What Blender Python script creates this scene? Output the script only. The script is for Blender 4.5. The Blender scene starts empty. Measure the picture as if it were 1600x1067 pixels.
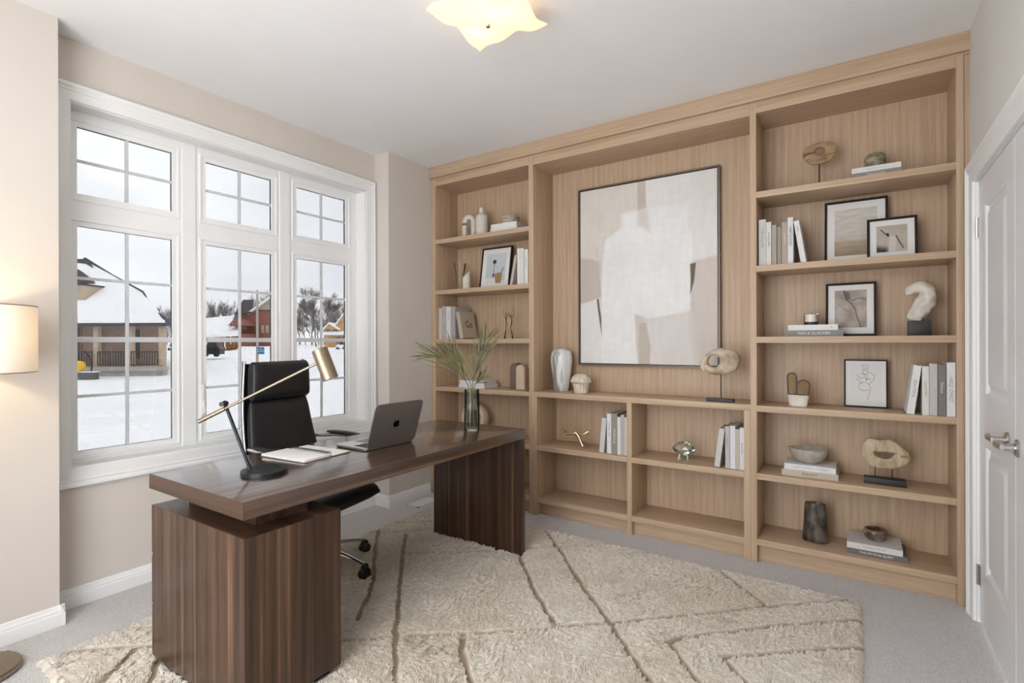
import bpy, bmesh, math, random
import numpy as np
from mathutils import Vector, Matrix, noise as mnoise

sc = bpy.context.scene
COL = sc.collection
PI = math.pi
rnd = random.Random(11)

# ------------------------------------------------------------------ camera
CAM_H, YAW, ROLL, FPX = 1.2693, 0.5878, -0.003, 807.277
FWD = Vector((-math.sin(YAW), math.cos(YAW), 0))
RGT = Vector((math.cos(YAW), math.sin(YAW), 0))
UPV = Vector((0, 0, 1))
_r = RGT * math.cos(ROLL) + UPV * math.sin(ROLL)
_u = -RGT * math.sin(ROLL) + UPV * math.cos(ROLL)
cd = bpy.data.cameras.new('camera')
cd.sensor_width = 36.0
cd.lens = 36.0 * FPX / 1600.0
cd.shift_y = 1.36 / 1600.0
cd.clip_start, cd.clip_end = 0.02, 600
cam = bpy.data.objects.new('camera', cd)
COL.objects.link(cam)
m = Matrix.Identity(4)
for i, a in enumerate((_r, _u, -FWD)):
    for k in range(3):
        m[k][i] = a[k]
m.translation = Vector((0, 0, CAM_H))
cam.matrix_world = m
sc.camera = cam

# ------------------------------------------------------------------ overcast sky, exposure
vs = sc.view_settings
vs.view_transform = 'Standard'
vs.look = 'None'
vs.gamma = 1.0
vs.use_curve_mapping = False
vs.exposure = 0.80
SKY = 4.4
w = bpy.data.worlds.new('overcast_sky')
sc.world = w
w.use_nodes = True
nt = w.node_tree
nt.nodes.clear()
tc = nt.nodes.new('ShaderNodeTexCoord')
mp = nt.nodes.new('ShaderNodeMapping')
mp.inputs['Scale'].default_value = (2.0, 2.0, 5.0)
nz = nt.nodes.new('ShaderNodeTexNoise')
nz.inputs['Scale'].default_value = 1.3
nz.inputs['Detail'].default_value = 4
cr = nt.nodes.new('ShaderNodeValToRGB')
cr.color_ramp.elements[0].position = 0.35
cr.color_ramp.elements[0].color = (0.66, 0.68, 0.72, 1)
cr.color_ramp.elements[1].position = 0.65
cr.color_ramp.elements[1].color = (0.82, 0.84, 0.87, 1)
bg = nt.nodes.new('ShaderNodeBackground')
bg.inputs['Strength'].default_value = SKY
wo = nt.nodes.new('ShaderNodeOutputWorld')
nt.links.new(tc.outputs['Generated'], mp.inputs['Vector'])
nt.links.new(mp.outputs['Vector'], nz.inputs['Vector'])
nt.links.new(nz.outputs['Fac'], cr.inputs['Fac'])
nt.links.new(cr.outputs['Color'], bg.inputs['Color'])
nt.links.new(bg.outputs['Background'], wo.inputs['Surface'])

# power of the lamps the room has
CEIL_W = 0.3
FLOORLAMP_W = 2.4

# ------------------------------------------------------------------ materials
MATS = {}


def _base(name):
    mt = bpy.data.materials.new(name)
    mt.use_nodes = True
    n = mt.node_tree
    n.nodes.clear()
    out = n.nodes.new('ShaderNodeOutputMaterial')
    b = n.nodes.new('ShaderNodeBsdfPrincipled')
    n.links.new(b.outputs['BSDF'], out.inputs['Surface'])
    MATS[name] = mt
    return mt, n, b, out


def _coords(n, scale, kind='Object'):
    t = n.nodes.new('ShaderNodeTexCoord')
    q = n.nodes.new('ShaderNodeMapping')
    q.inputs['Scale'].default_value = scale
    n.links.new(t.outputs[kind], q.inputs['Vector'])
    return q.outputs['Vector']


def _noise(n, vec, scale=1.0, detail=3, rough=0.5, dist=0.0):
    z = n.nodes.new('ShaderNodeTexNoise')
    z.inputs['Scale'].default_value = scale
    z.inputs['Detail'].default_value = detail
    z.inputs['Roughness'].default_value = rough
    z.inputs['Distortion'].default_value = dist
    n.links.new(vec, z.inputs['Vector'])
    return z.outputs['Fac']


def _ramp(n, fac, stops):
    r = n.nodes.new('ShaderNodeValToRGB')
    e = r.color_ramp.elements
    while len(e) < len(stops):
        e.new(0.5)
    for el, (p, c) in zip(e, stops):
        el.position = p
        el.color = (*c, 1)
    n.links.new(fac, r.inputs['Fac'])
    return r.outputs['Color']


def _bump(n, b, fac, strength, dist=0.01):
    k = n.nodes.new('ShaderNodeBump')
    k.inputs['Strength'].default_value = strength
    k.inputs['Distance'].default_value = dist
    n.links.new(fac, k.inputs['Height'])
    n.links.new(k.outputs['Normal'], b.inputs['Normal'])


def pm(name, c, rough=0.5, metal=0.0, vary=0.06, scale=(8, 8, 8), bump=0.0, bdist=0.002, detail=3, c2=None, coat=0.0, spec=0.5, lo=0.35, hi=0.65, bscale=None):
    """plain procedural material: a colour with a soft noise variation and fine relief"""
    if name in MATS:
        return MATS[name]
    mt, n, b, out = _base(name)
    v = _coords(n, scale)
    f = _noise(n, v, 1.0, detail)
    a = tuple(max(0, x * (1 - vary)) for x in c)
    d = c2 if c2 else tuple(min(1, x * (1 + vary)) for x in c)
    n.links.new(_ramp(n, f, [(lo, a), (hi, d)]), b.inputs['Base Color'])
    b.inputs['Roughness'].default_value = rough
    b.inputs['Metallic'].default_value = metal
    b.inputs['Specular IOR Level'].default_value = spec
    b.inputs['Coat Weight'].default_value = coat
    if bump:
        g = f if bscale is None else _noise(n, _coords(n, bscale), 1.0, 4, 0.6)
        _bump(n, b, g, bump, bdist)
    return mt


def wood(name, stops, coarse, fine, rough=0.45, amt=0.35, bump=0.08, coat=0.0, fdark=0.72, dist=0.25, spec=0.4):
    mt, n, b, out = _base(name)
    f1 = _noise(n, _coords(n, coarse), 1.0, 5, 0.55, dist)
    c1 = _ramp(n, f1, stops)
    f2 = _noise(n, _coords(n, fine), 1.0, 3, 0.6, 0.0)
    c2 = _ramp(n, f2, [(0.36, (fdark, fdark, fdark)), (0.56, (1, 1, 1))])
    mx = n.nodes.new('ShaderNodeMix')
    mx.data_type = 'RGBA'
    mx.blend_type = 'MULTIPLY'
    mx.inputs[0].default_value = amt
    n.links.new(c1, mx.inputs[6])
    n.links.new(c2, mx.inputs[7])
    n.links.new(mx.outputs[2], b.inputs['Base Color'])
    b.inputs['Roughness'].default_value = rough
    b.inputs['Coat Weight'].default_value = coat
    b.inputs['Coat Roughness'].default_value = 0.14
    b.inputs['Coat IOR'].default_value = 1.55
    b.inputs['Specular IOR Level'].default_value = spec
    _bump(n, b, f2, bump, 0.001)
    return mt


def thin_glass(name, tint=(1, 1, 1), ior=1.45, rough=0.02, gloss=(1, 1, 1), extra=0.0):
    """clear or tinted panes and vessels: light passes straight on, the surface reflects by its angle"""
    mt, n, b, out = _base(name)
    n.nodes.remove(b)
    tr = n.nodes.new('ShaderNodeBsdfTransparent')
    tr.inputs['Color'].default_value = (*tint, 1)
    gl = n.nodes.new('ShaderNodeBsdfGlossy')
    gl.inputs['Color'].default_value = (*gloss, 1)
    gl.inputs['Roughness'].default_value = rough
    fr = n.nodes.new('ShaderNodeFresnel')
    fr.inputs['IOR'].default_value = ior
    fac = fr.outputs['Fac']
    if extra:
        ad = n.nodes.new('ShaderNodeMath')
        ad.operation = 'ADD'
        ad.use_clamp = True
        ad.inputs[1].default_value = extra
        n.links.new(fac, ad.inputs[0])
        fac = ad.outputs[0]
    mx = n.nodes.new('ShaderNodeMixShader')
    n.links.new(fac, mx.inputs[0])
    n.links.new(tr.outputs[0], mx.inputs[1])
    n.links.new(gl.outputs[0], mx.inputs[2])
    n.links.new(mx.outputs[0], out.inputs['Surface'])
    return mt


def lamp_mat(name, col, emit, trans=0.5):
    """a lit shade: diffuse cloth or glass that glows and lets light through"""
    mt, n, b, out = _base(name)
    n.nodes.remove(b)
    di = n.nodes.new('ShaderNodeBsdfDiffuse')
    di.inputs['Color'].default_value = (*col, 1)
    tl = n.nodes.new('ShaderNodeBsdfTranslucent')
    tl.inputs['Color'].default_value = (*col, 1)
    m1 = n.nodes.new('ShaderNodeMixShader')
    m1.inputs[0].default_value = trans
    n.links.new(di.outputs[0], m1.inputs[1])
    n.links.new(tl.outputs[0], m1.inputs[2])
    if emit:
        em = n.nodes.new('ShaderNodeEmission')
        em.inputs['Color'].default_value = (*col, 1)
        em.inputs['Strength'].default_value = emit
        ad = n.nodes.new('ShaderNodeAddShader')
        n.links.new(m1.outputs[0], ad.inputs[0])
        n.links.new(em.outputs[0], ad.inputs[1])
        n.links.new(ad.outputs[0], out.inputs['Surface'])
    else:
        n.links.new(m1.outputs[0], out.inputs['Surface'])
    return mt


def attr_mat(name, rough=0.7, bump=0.0, bscale=(300, 300, 300), grain=0.0, spec=0.3):
    """colours of a print or a dyed pile, taken from the mesh, with a fine procedural grain"""
    mt, n, b, out = _base(name)
    a = n.nodes.new('ShaderNodeAttribute')
    a.attribute_name = 'Col'
    f = _noise(n, _coords(n, bscale), 1.0, 3)
    if grain:
        g = _ramp(n, f, [(0.3, (1 - grain,) * 3), (0.7, (1, 1, 1))])
        mx = n.nodes.new('ShaderNodeMix')
        mx.data_type = 'RGBA'
        mx.blend_type = 'MULTIPLY'
        mx.inputs[0].default_value = 1.0
        n.links.new(a.outputs['Color'], mx.inputs[6])
        n.links.new(g, mx.inputs[7])
        n.links.new(mx.outputs[2], b.inputs['Base Color'])
    else:
        n.links.new(a.outputs['Color'], b.inputs['Base Color'])
    b.inputs['Roughness'].default_value = rough
    b.inputs['Specular IOR Level'].default_value = spec
    if bump:
        _bump(n, b, f, bump, 0.001)
    return mt


OAK = [(0.30, (0.455, 0.315, 0.20)), (0.5, (0.52, 0.37, 0.245)), (0.70, (0.575, 0.42, 0.285))]
wood('oak_vertical', OAK, (48, 48, 1.1), (260, 260, 5), amt=0.5)
wood('oak_horizontal', OAK, (1.1, 48, 48), (5, 260, 260), amt=0.42)
WAL = [(0.30, (0.022, 0.0098, 0.0048)), (0.45, (0.050, 0.023, 0.0115)), (0.57, (0.078, 0.038, 0.0200)), (0.70, (0.180, 0.103, 0.058))]
wood('walnut_vertical', WAL, (38, 38, 0.6), (150, 150, 3), rough=0.36, amt=0.5, bump=0.05, fdark=0.55, spec=0.45)
wood('walnut_lengthwise', WAL, (30, 0.6, 30), (150, 3, 150), rough=0.30, amt=0.45, bump=0.02, fdark=0.6, spec=0.6, coat=1.0)
wood('walnut_crosswise', WAL, (0.6, 22, 22), (3, 150, 150), rough=0.34, amt=0.45, bump=0.03, fdark=0.6, spec=0.5)
pm('wall_paint_warm_lit', (0.66, 0.605, 0.545), 0.85, vary=0.012, scale=(3, 3, 3), bump=0.04, bscale=(260, 260, 260), spec=0.2)  # same paint on all walls; warm lamplight is put into this colour
pm('wall_paint_cool_lit', (0.70, 0.68, 0.64), 0.85, vary=0.012, scale=(3, 3, 3), bump=0.04, bscale=(260, 260, 260), spec=0.2)  # the same wall paint again, with cooler light put into its colour
pm('ceiling_paint', (0.88, 0.875, 0.87), 0.9, vary=0.01, scale=(3, 3, 3), spec=0.2)
pm('trim_white', (0.85, 0.845, 0.83), 0.38, vary=0.01, scale=(5, 5, 5), spec=0.45)
pm('vinyl_white', (0.88, 0.88, 0.87), 0.35, vary=0.01, scale=(5, 5, 5), spec=0.45)
pm('muntin_grey', (0.66, 0.66, 0.66), 0.4, vary=0.01, scale=(5, 5, 5))
pm('door_white', (0.76, 0.76, 0.77), 0.35, vary=0.01, scale=(5, 5, 5), spec=0.45)
pm('carpet', (0.69, 0.665, 0.655), 0.95, vary=0.2, scale=(330, 330, 330), bump=0.9, bdist=0.006, detail=2, spec=0.1)
pm('leather_black', (0.012, 0.012, 0.013), 0.42, vary=0.2, scale=(160, 160, 160), bump=0.10, bdist=0.001, spec=0.45)
pm('plastic_black', (0.012, 0.012, 0.012), 0.4, vary=0.2, scale=(60, 60, 60))
pm('metal_black', (0.018, 0.018, 0.02), 0.33, metal=0.3, vary=0.2, scale=(80, 80, 80))
pm('chrome', (0.72, 0.72, 0.72), 0.12, metal=1.0, vary=0.04, scale=(40, 40, 40))
pm('nickel', (0.56, 0.53, 0.50), 0.28, metal=1.0, vary=0.06, scale=(120, 120, 120))
pm('brass_brushed', (0.33, 0.27, 0.195), 0.4, metal=1.0, vary=0.14, scale=(300, 300, 12))
pm('gold', (0.78, 0.58, 0.33), 0.14, metal=1.0, vary=0.05, scale=(60, 60, 60))
pm('space_grey', (0.22, 0.195, 0.18), 0.4, metal=0.6, vary=0.03, scale=(90, 90, 90))
pm('silver_deck', (0.60, 0.59, 0.58), 0.35, metal=0.5, vary=0.03, scale=(90, 90, 90))
pm('key_black', (0.02, 0.02, 0.02), 0.5)
pm('logo_dark', (0.03, 0.025, 0.024), 0.15, metal=0.9)
pm('paper', (0.80, 0.785, 0.75), 0.8, vary=0.03, scale=(30, 30, 30), spec=0.2)
pm('page_edges', (0.74, 0.70, 0.63), 0.85, vary=0.12, scale=(20, 20, 500), spec=0.2)
pm('ink_dark', (0.05, 0.045, 0.04), 0.6)
pm('ink_light', (0.72, 0.70, 0.66), 0.6)
pm('ink_grey', (0.30, 0.28, 0.26), 0.6)
thin_glass('window_glass', (0.410, 0.411, 0.412))  # dark tint added to hold down the brightness of the view outside
thin_glass('vase_glass', (0.84, 0.85, 0.83), 1.32, 0.03)
thin_glass('clear_glass', (0.965, 0.96, 0.945), 1.38, 0.05)

# ------------------------------------------------------------------ mesh helpers
XF = {}


class MB:
    def __init__(self):
        self.v, self.f = [], []

    def add(self, vs_, fs_):
        o = len(self.v)
        self.v.extend([tuple(p) for p in vs_])
        self.f.extend([tuple(i + o for i in q) for q in fs_])
        return self

    def box(self, x0, x1, y0, y1, z0, z1):
        return self.add([(x0, y0, z0), (x1, y0, z0), (x1, y1, z0), (x0, y1, z0), (x0, y0, z1), (x1, y0, z1), (x1, y1, z1), (x0, y1, z1)],
                        [(0, 3, 2, 1), (4, 5, 6, 7), (0, 1, 5, 4), (1, 2, 6, 5), (2, 3, 7, 6), (3, 0, 4, 7)])

    def loft(self, rings, cap=True, closed=True, loop=False):
        n = len(rings[0])
        vs_, fs_ = [], []
        for r in rings:
            vs_.extend(r)
        m_ = len(rings)
        for i in range(m_ if loop else m_ - 1):
            a, b = i * n, ((i + 1) % m_) * n
            for k in range(n if closed else n - 1):
                k2 = (k + 1) % n
                fs_.append((a + k, a + k2, b + k2, b + k))
        if cap and not loop:
            fs_.append(tuple(reversed(range(n))))
            fs_.append(tuple(range((m_ - 1) * n, m_ * n)))
        return self.add(vs_, fs_)

    def tube(self, path, rad, sides=10, cap=True, flat=1.0):
        pts = [Vector(p) for p in path]
        if not hasattr(rad, '__len__'):
            rad = [rad] * len(pts)
        t0 = (pts[1] - pts[0]).normalized()
        ref = Vector((0, 0, 1)) if abs(t0.z) < 0.9 else Vector((1, 0, 0))
        nn = t0.cross(ref).normalized()
        rings = []
        for i, p in enumerate(pts):
            t = (pts[min(i + 1, len(pts) - 1)] - pts[max(i - 1, 0)]).normalized()
            nn = (nn - t * nn.dot(t)).normalized()
            bb = t.cross(nn)
            rings.append([p + (nn * math.cos(2 * PI * k / sides) + bb * flat * math.sin(2 * PI * k / sides)) * rad[i] for k in range(sides)])
        return self.loft(rings, cap)

    def lathe(self, prof, c=(0, 0, 0), seg=32, sx=1.0, sy=1.0, mod=None, cap=True):
        rings = []
        for j, (r, z) in enumerate(prof):
            ring = []
            for k in range(seg):
                a = 2 * PI * k / seg
                q = r * (mod(a, j, z) if mod else 1.0)
                ring.append((c[0] + q * sx * math.cos(a), c[1] + q * sy * math.sin(a), c[2] + z))
            rings.append(ring)
        return self.loft(rings, cap)

    def xf(self, M):
        self.v = [tuple(M @ Vector(p)) for p in self.v]
        return self

    def build(self, name, mat, parent=None, **k):
        return build(self, name, mat, parent, **k)


def tag(o, label=None, cat=None, group=None, kind=None):
    for key, val in (('label', label), ('category', cat), ('group', group), ('kind', kind)):
        if val:
            o[key] = val
    return o


def thing(name, loc, rotz=0.0, label=None, cat=None, group=None, kind=None, rot=None):
    o = bpy.data.objects.new(name, None)
    o.empty_display_size = 0.05
    COL.objects.link(o)
    o.location = loc
    e = rot if rot else (0, 0, rotz)
    o.rotation_euler = e
    from mathutils import Euler
    XF[o] = Matrix.Translation(Vector(loc)) @ Euler(e).to_matrix().to_4x4()
    return tag(o, label, cat, group, kind)


def build(mb, name, mat, parent=None, local=False, smooth=None, bevel=0.0, bseg=2, label=None, cat=None, group=None, kind=None, colors=None, origin=None):
    v = mb.v
    if parent is not None:
        if not local:
            Mi = XF[parent].inverted()
            v = [tuple(Mi @ Vector(p)) for p in v]
    else:
        a = np.array(v)
        lo_, hi_ = a.min(0), a.max(0)
        org = origin if origin is not None else ((lo_[0] + hi_[0]) / 2, (lo_[1] + hi_[1]) / 2, lo_[2])
        v = [tuple(p) for p in (a - np.array(org))]
    me = bpy.data.meshes.new(name)
    me.from_pydata(v, [], mb.f)
    if bevel > 0:
        bm = bmesh.new()
        bm.from_mesh(me)
        bmesh.ops.recalc_face_normals(bm, faces=bm.faces)
        es = [e for e in bm.edges if e.is_manifold and e.calc_face_angle(0) > 0.5]
        bmesh.ops.bevel(bm, geom=es, offset=bevel, segments=bseg, profile=0.6, affect='EDGES', clamp_overlap=True)
        bm.to_mesh(me)
        bm.free()
        if smooth is None:
            smooth = 0.7
    else:
        bm = bmesh.new()
        bm.from_mesh(me)
        bmesh.ops.recalc_face_normals(bm, faces=bm.faces)
        bm.to_mesh(me)
        bm.free()
    if smooth is not None:
        me.polygons.foreach_set('use_smooth', [True] * len(me.polygons))
        if smooth < 3:
            me.set_sharp_from_angle(angle=smooth)
    if colors is not None:
        at = me.color_attributes.new('Col', 'FLOAT_COLOR', 'POINT')
        c4 = np.ones((len(me.vertices), 4), dtype=np.float32)
        c4[:, :3] = colors
        at.data.foreach_set('color', c4.ravel())
    me.materials.append(MATS[mat] if isinstance(mat, str) else mat)
    me.update()
    o = bpy.data.objects.new(name, me)
    COL.objects.link(o)
    if parent is not None:
        o.parent = parent
        XF[o] = XF[parent]
    else:
        o.location = org
        XF[o] = Matrix.Translation(Vector(org))
    return tag(o, label, cat, group, kind)


def bx(name, mat, b, parent=None, bevel=0.0, **k):
    return MB().box(*b).build(name, mat, parent, bevel=bevel, **k)


def sup(c, ax, ay, n=2.6, N=28, ph=0.0):
    """a rounded-rectangle ring about c spanned by the half axes ax, ay"""
    c, ax, ay = Vector(c), Vector(ax), Vector(ay)
    out = []
    for k in range(N):
        t = 2 * PI * k / N + ph
        a, b = math.cos(t), math.sin(t)
        out.append(c + ax * math.copysign(abs(a) ** (2 / n), a) + ay * math.copysign(abs(b) ** (2 / n), b))
    return out


def wobble(mb, amp, freq, seed=0.0):
    out = []
    for p in mb.v:
        q = Vector(p) * freq + Vector((seed, seed * 1.7, -seed))
        d = mnoise.noise_vector(q)
        out.append(tuple(Vector(p) + d * amp))
    mb.v = out
    return mb


def rect_sweep(mb, axis, base, sgn, rect, prof, open_bottom=False, bottom=0.0, shut=True):
    """mitred moulding about a rectangle in a plane square to the axis; prof = (outward offset, height off the wall)"""
    y0, y1, z0, z1 = rect
    rings = []
    for d, hgt in prof:
        if open_bottom:
            pts = [(y0 - d, bottom), (y0 - d, z1 + d), (y1 + d, z1 + d), (y1 + d, bottom)]
        else:
            pts = [(y0 - d, z0 - d), (y0 - d, z1 + d), (y1 + d, z1 + d), (y1 + d, z0 - d)]
        a = base + sgn * hgt
        rings.append([(a, p, q) if axis == 'x' else (p, a, q) for p, q in pts])
    cols = list(zip(*rings))
    return mb.loft([list(c) for c in cols], cap=open_bottom, closed=shut, loop=not open_bottom)


def text_part(s, size, mat, parent, M, name='lettering', ext=0.0003):
    cu = bpy.data.curves.new('tmp_text', 'FONT')
    cu.body = s
    cu.size = size
    cu.extrude = ext
    cu.align_x = 'CENTER'
    cu.align_y = 'CENTER'
    cu.resolution_u = 2
    to = bpy.data.objects.new('tmp_text', cu)
    COL.objects.link(to)
    me = bpy.data.meshes.new_from_object(to)
    bpy.data.objects.remove(to)
    me.name = name
    me.transform(M)
    me.materials.clear()
    me.materials.append(MATS[mat])
    o = bpy.data.objects.new(name, me)
    COL.objects.link(o)
    o.parent = parent
    XF[o] = XF[parent]
    return o


def MX(loc, x, y):
    x, y = Vector(x), Vector(y)
    z = x.cross(y)
    M_ = Matrix.Identity(4)
    for i, a in enumerate((x, y, z)):
        for k in range(3):
            M_[k][i] = a[k]
    M_.translation = Vector(loc)
    return M_


def ext(X, d, z):
    """a point outdoors: X metres across, d metres out, as seen on the street axis"""
    p = RGT * X + FWD * d
    return (p.x, p.y, z)
# ------------------------------------------------------------------ room shell
XW, XB, XR, YB, ZC = -3.149, -2.993, 0.452, 3.252, 2.74
WY0, WY1, WZ0, WZ1 = 0.889, 2.693, 0.66, 2.44
bx('floor', 'carpet', (-3.36, 0.62, -0.6, 3.72, -0.12, 0.0), kind='structure')
bx('ceiling', 'ceiling_paint', (-3.36, 0.62, -0.6, 3.72, ZC, ZC + 0.12), kind='structure')
q = MB()
q.box(-3.36, XB, -0.6, 0.806, 0, ZC)
q.box(-3.36, XW, 0.806, 2.784, 0, WZ0 - 0.001)
q.box(-3.36, XW, 0.806, 2.784, WZ1 + 0.001, ZC)
q.box(-3.36, XW, 0.806, WY0 - 0.001, WZ0 - 0.001, WZ1 + 0.001)
q.box(-3.36, XW, WY1 + 0.001, 2.784, WZ0 - 0.001, WZ1 + 0.001)
q.box(-3.36, XB, 2.784, 3.575, 0, ZC)
q.build('wall_left', 'wall_paint_warm_lit', kind='structure')
bx('wall_back', 'wall_paint_warm_lit', (-3.36, 0.62, 3.575, 3.72, 0, ZC), kind='structure')
DY0, DY1, DZ1 = 1.838, 3.115, 1.992
q = MB()
q.box(XR, 0.62, DY1, 3.575, 0, ZC)
q.box(XR, 0.62, DY0, DY1, DZ1, ZC)
q.box(XR, 0.62, -0.6, DY0, 0, ZC)
q.build('wall_right', 'wall_paint_cool_lit', kind='structure')

q = MB()
q.box(-0.35, 0.62, -0.75, -0.6, 0, ZC)
q.box(-3.36, -2.15, -0.75, -0.6, 0, ZC)
q.build('wall_light_baffle', 'wall_paint_cool_lit', kind='structure')  # unseen wall pieces, added with a gap between to shape the fill light

# baseboards: moulded profile (height, thickness) run along the wall
BP = [(0, 0), (0, 0.015), (0.055, 0.015), (0.060, 0.0115), (0.070, 0.012), (0.076, 0.007), (0.087, 0.005), (0.092, 0.0), (0.092, 0)]


def baseboard(name, runs):
    mb = MB()
    for (p0, p1, nrm) in runs:
        n_ = Vector((*nrm, 0))
        mb.loft([[Vector((p[0], p[1], 0)) + n_ * (t + 0.0005) + Vector((0, 0, z + 0.0005)) for z, t in BP] for p in (p0, p1)])
    mb.build(name, 'trim_white', kind='structure')


baseboard('baseboard_left', [((XB, -0.6), (XB, 0.806 + 0.017), (1, 0)), ((XB + 0.017, 0.806), (XW, 0.806), (0, 1)), ((XW, 0.806), (XW, 2.784), (1, 0)),
                             ((XW, 2.784), (XB + 0.017, 2.784), (0, -1)), ((XB, 2.784 - 0.017), (XB, 3.235), (1, 0))])
baseboard('baseboard_right', [((XR, 3.203), (XR, 3.236), (-1, 0))])

# window casing, jambs and stool
CP = [(0.0, 0.0), (0.0, 0.014), (0.008, 0.017), (0.040, 0.019), (0.046, 0.023), (0.052, 0.0235), (0.058, 0.020), (0.066, 0.027), (0.078, 0.028), (0.084, 0.022), (0.084, 0.0)]
q = MB()
rect_sweep(q, 'x', XW + 0.0005, 1, (WY0, WY1, WZ0, WZ1), CP)
q.build('trim_1', 'trim_white', kind='structure', smooth=0.4)
q = MB()
q.box(-3.30, XW, WY0 - 0.001, WY0 + 0.006, WZ0, WZ1)
q.box(-3.30, XW, WY1 - 0.006, WY1 + 0.001, WZ0, WZ1)
q.box(-3.30, XW, WY0, WY1, WZ1 - 0.006, WZ1 + 0.001)
q.box(-3.30, XW + 0.004, WY0, WY1, WZ0 - 0.001, WZ0 + 0.012)
q.build('trim_2', 'trim_white', kind='structure')

# three window columns: a transom over a tall casement, each with its own bars and panes
XF_ = -3.244
GX = -3.262
cols = [(0.895, 1.465, 0.946, 1.380), (1.468, 2.072, 1.562, 1.983), (2.075, 2.687, 2.166, 2.583)]
SP = [(0.0, -0.027), (0.0, -0.013), (0.011, -0.011), (0.011, -0.003), (0.022, -0.003), (0.026, 0.005), (0.036, 0.005), (0.038, -0.002)]
for ci, (ya, yb, ga, gb) in enumerate(cols):
    root = thing('window_%d' % (ci + 1), (GX, (ya + yb) / 2, WZ0 + 0.013), kind='structure')
    q = MB()
    zt0, zt1, zl0, zl1 = 2.022, 2.358, 0.728, 1.860
    x0, x1 = -3.272, XF_
    za, zb = WZ0 + 0.0125, WZ1 - 0.0065
    q.box(x0, x1, ya, ga, za, zb)
    q.box(x0, x1, gb, yb, za, zb)
    q.box(x0, x1, ga, gb, za, zl0)
    q.box(x0, x1, ga, gb, zl1, zt0)
    q.box(x0, x1, ga, gb, zt1, zb)
    if ci < 2:
        q.box(x0, x1 + 0.006, yb - 0.035, yb + 0.002, za, zb)
    if ci > 0:
        q.box(x0, x1 + 0.006, ya - 0.001, ya + 0.034, za, zb)
    q.build('window_frame', 'vinyl_white', root)
    for (z0, z1, rows, nm) in ((zt0, zt1, [2.19], 'transom_sash'), (zl0, zl1, [1.003, 1.290, 1.600], 'casement_sash')):
        q = MB()
        rect_sweep(q, 'x', XF_, 1, (ga, gb, z0, z1), SP)
        sash = q.build(nm, 'vinyl_white', root, smooth=0.4)
        ym = (ga + gb) / 2
        bx('muntin', 'muntin_grey', (GX - 0.005, GX + 0.008, ym - 0.0075, ym + 0.0075, z0, z1), sash, bevel=0.002)
        for r in rows:
            hw = 0.014 if abs(r - 1.29) < 0.01 else 0.0075
            bx('muntin', 'muntin_grey', (GX - 0.004, GX + 0.007, ga, gb, r - hw, r + hw), sash, bevel=0.002)
        zs = [z0] + rows + [z1]
        for a_, b_ in ((ga, ym), (ym, gb)):
            for k in range(len(zs) - 1):
                bx('pane', 'window_glass', (GX - 0.002, GX + 0.002, a_, b_, zs[k], zs[k + 1]), sash)
    if ci == 1:
        q = MB()
        q.box(XF_ + 0.001, XF_ + 0.008, 1.532, 1.548, 0.84, 1.02)
        q.box(XF_ + 0.006, XF_ + 0.022, 1.534, 1.546, 0.90, 0.93)
        q.tube([(XF_ + 0.016, 1.540, 0.915), (XF_ + 0.026, 1.540, 0.885), (XF_ + 0.024, 1.540, 0.855)], 0.005, 8)
        q.build('window_lock', 'trim_white', root, bevel=0.0015)

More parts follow.
